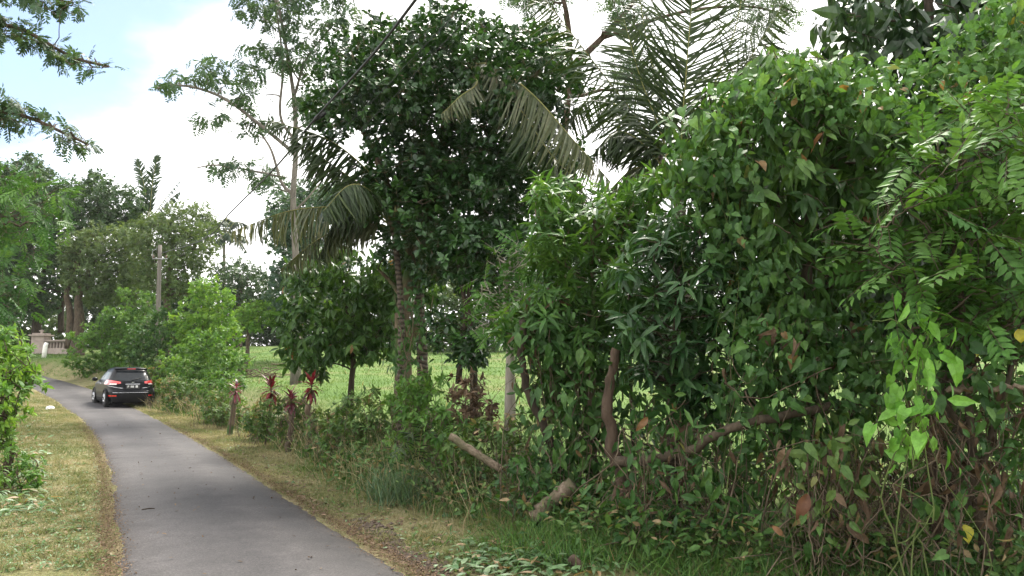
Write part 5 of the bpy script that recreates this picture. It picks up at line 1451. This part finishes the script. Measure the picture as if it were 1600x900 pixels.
# dry brush, red litter at the lane edges, brush pile and seed heads in the field
n = 2600; hy = 8.5 * (34 / 8.5) ** rng.random(n); hx = hedge_x(hy) + rng.normal(.05, .32, n)
grass_mesh('dry_brush', np.column_stack([hx, hy]), rng.uniform(.25, .85, n), .007 * np.clip(hy / 9, .8, 2.5), .62 + .38 * rng.random(n), 'grass', 41, .42, .6)
n = 5200; hy = 5.9 * (12 / 5.9) ** rng.random(n); hx = hedge_x(hy) + rng.normal(-.25, .30, n)
grass_mesh('hedge_foot_tufts', np.column_stack([hx, hy]), rng.uniform(.06, .22, n), .0065, .25 + .5 * rng.random(n), 'grass', 42, .5, .7)
M['edge_litter'] = leafmat('reddish_leaf_litter', [(.06,.04,.026), (.11,.07,.042), (.19,.13,.08)], .1, .8, .1)
n = 22000; ys = 5.8 * (24 / 5.8) ** rng.random(n)
ex = np.interp(ys, e[:, 1], e[:, 0]); lx = np.interp(ys, le[:, 1], le[:, 0]); sd = rng.random(n) < .5
groundcover('lane_edge_litter', np.where(sd, ex + rng.normal(.02, .09, n), lx - rng.normal(.02, .09, n)), ys, 'edge_litter', 43, .022, .012, .006, flat_=True, zoff=.03)
n = 2600
a = ground_many(rng.uniform(250, 760, n), 590 + 300 * rng.random(n) ** 1.5)
xe = np.interp(a[:, 1], e[:, 1], e[:, 0]); ok = (a[:, 0] > xe + .1) & (a[:, 0] < hedge_x(a[:, 1]) + .1)
groundcover('verge_clippings', a[ok, 0], a[ok, 1], 'cut', 44, .06, .02, .03, flat_=True, zoff=.02)
n = 2200
a = ground_many(rng.uniform(0, 175, n), 630 + 265 * rng.random(n)); xl = np.interp(a[:, 1], le[:, 1], le[:, 0]); ok = a[:, 0] < xl - .1
groundcover('verge_clippings', a[ok, 0], a[ok, 1], 'cut', 45, .05, .018, .03, flat_=True, zoff=.02)
def brush_pile(label, px, Y, w, h, seed):
    r_ = np.random.default_rng(seed); g0 = gp(px, Y); mb = MB()
    for k in range(60):
        c = g0 + np.array([r_.normal(0, w * .3), r_.normal(0, w * .25), abs(r_.normal(0, h * .45))]); d = r_.normal(0, 1, 3); d[2] *= .35; d = d / np.linalg.norm(d) * r_.uniform(.3, .8) * w
        tube(mb, spline([c - d * .5, c + r_.normal(0, .05, 3), c + d * .5], 6), r_.uniform(.006, .022), 4, .5, 0, False)
    o = mb.build('brush_pile', M['stem'], None, g0); tag(o, label, 'brush pile', 'piles of cut sticks in the field')
brush_pile('pile of dry sticks in the field left of the cacao crown', 413, 34, 1.5, .5, 1)
brush_pile('dry stick heap between the two red cordylines', 452, 18.5, 1.2, .6, 2)
# a continuous scrubby bank from behind the car to the cordylines
scrub = S(T_LEAF, .13, .055, 7, alpha=1.0, droop=.4, up=.5, bend=.25, tr=.005)
for lab, px, Y, poly, mt, sd in (
    ('tall weedy scrub bank just right of the black car', 285, 29, [(240, 600), (270, 580), (300, 596), (330, 590), (345, 660), (300, 668), (258, 645)], 'weed', 131),
    ('leafy scrub bank left of the farthest fence stump', 345, 24, [(310, 590), (345, 575), (385, 590), (392, 660), (370, 682), (325, 672)], 'shrub', 132),
    ('straw and green scrub under the crimson cordyline', 415, 18.6, [(375, 640), (400, 628), (440, 640), (465, 660), (455, 705), (400, 700)], 'weed', 133),
    ('scrub bush filling the hedge right of the leaning fence stump', 520, 14.6, [(480, 655), (515, 630), (550, 640), (560, 720), (520, 735), (485, 715)], 'weed', 134),
    ('pale green scrub beside the bluish grass clump', 690, 10.6, [(660, 640), (700, 640), (740, 660), (730, 760), (680, 770), (655, 720)], 'shrub', 135)):
    scruff(lab, px, Y, poly, mt, sd, st=scrub, lai=1.0, rc=.24, ncl=36, dY=.6, nst=40, h=.9)
# plants standing behind the hedge front, closing the gaps
tree('cacao_tree', 'second shaded cacao standing deep behind the vine draped one', 'tree', [(1340, 900), (1338, 760), (1330, 560), (1325, 380), (1330, 260)], 10.2, .08,
     [[(1130, 230), (1220, 180), (1330, 150), (1450, 170), (1490, 260), (1490, 540), (1380, 580), (1240, 560), (1150, 480), (1120, 330)]],
     .7, .34, cac, 2.0, 'cacao_dark', 'bark_dark', 141, None, 80)
tree('lance_leaf_shrub', 'deep shaded lance leaved shrub behind the two in front', 'shrub', [(990, 860), (990, 720), (985, 560), (990, 420)], 10.8, .04,
     [[(850, 330), (920, 300), (1010, 300), (1080, 320), (1110, 420), (1100, 560), (1020, 600), (900, 590), (850, 520)]],
     .6, .3, lance2, 1.8, 'lance_dark', 'bark_dark', 142, None, 60)
# taller tufts and broad leaved weeds in the field
n = 5200; fy = 8.0 * (60 / 8.0) ** rng.random(n); fx = hedge_x(fy) + 1.2 + rng.random(n) * (4 + fy * .8)
keep = pnoise(fx, fy, .55, 9) > .52
grass_mesh('field_tufts', np.column_stack([fx, fy])[keep], rng.uniform(.10, .26, n)[keep], .012 * np.clip(fy / 10, .8, 4)[keep], rng.random(n)[keep], 'weed', 51, .4, .6)
vine('climbing_vine', 'shaded undergrowth vine deep behind the bent trunk and low branch', [(830, 570), (960, 560), (1120, 600), (1240, 580), (1420, 640), (1600, 620), (1640, 790), (1420, 830), (1240, 810), (1080, 820), (900, 800), (840, 700)],
     9.0, .5, .28, S(T_LEAF, .17, .085, 6, mode='shingle', droop=.9, bend=.2, twig=.4, tr=.004), .62, 'vine_dark', 151, 90, strands=60, sr=.006)
# ------------------------------------------------------------------ faint humid air
def haze():
    mb = MB(); lo, hi = np.array([-740.0, -80, -1.5]), np.array([740.0, 940, 24])
    V = np.array([[x, y, z] for x in (lo[0], hi[0]) for y in (lo[1], hi[1]) for z in (lo[2], hi[2])])
    mb.add(V, [np.array([[0,1,3,2],[4,6,7,5],[0,4,5,1],[2,3,7,6],[0,2,6,4],[1,5,7,3]])])
    m, nt, out = new_mat('humid_air')
    v = nt.nodes.new('ShaderNodeVolumePrincipled'); v.inputs['Color'].default_value = (.92, .95, 1.0, 1); v.inputs['Density'].default_value = .00018
    nt.links.new(v.outputs[0], out.inputs['Volume'])
    o = mb.build('haze', m); tag(o, kind='stuff')
haze()
vine('climbing_vine', 'leafy vine wrapping the paired palm trunks below the jackfruit crown', [(606, 450), (640, 430), (682, 440), (690, 520), (684, 600), (612, 600)], 13.6, .3, .22,
     S(T_LEAF, .15, .075, 6, mode='shingle', droop=.9, bend=.2, twig=.4, tr=.004), .45, 'vine_dark', 161, 26, strands=14)
# clumps of taller grass and flat weeds on the verges
n = 170
a = np.vstack([ground_many(rng.uniform(0, 172, n), 640 + 255 * rng.random(n)), ground_many(rng.uniform(280, 800, n), 640 + 250 * rng.random(n))])
xl = np.interp(a[:, 1], le[:, 1], le[:, 0]); xr = np.interp(a[:, 1], e[:, 1], e[:, 0])
a = a[(a[:, 0] < xl - .12) | ((a[:, 0] > xr + .12) & (a[:, 0] < hedge_x(a[:, 1])))]
q = np.repeat(a, 46, 0) + rng.normal(0, .055, (len(a) * 46, 2))
grass_mesh('verge_tufts', q, rng.uniform(.04, .12, len(q)), .006, (.15 + .75 * rng.random(len(q))), 'grass', 61, .55, .6)
q = np.repeat(a[::2], 14, 0) + rng.normal(0, .09, (len(a[::2]) * 14, 2))
groundcover('verge_weeds', q[:, 0], q[:, 1], 'weed', 62, .06, .03, .03, flat_=True, zoff=.02)
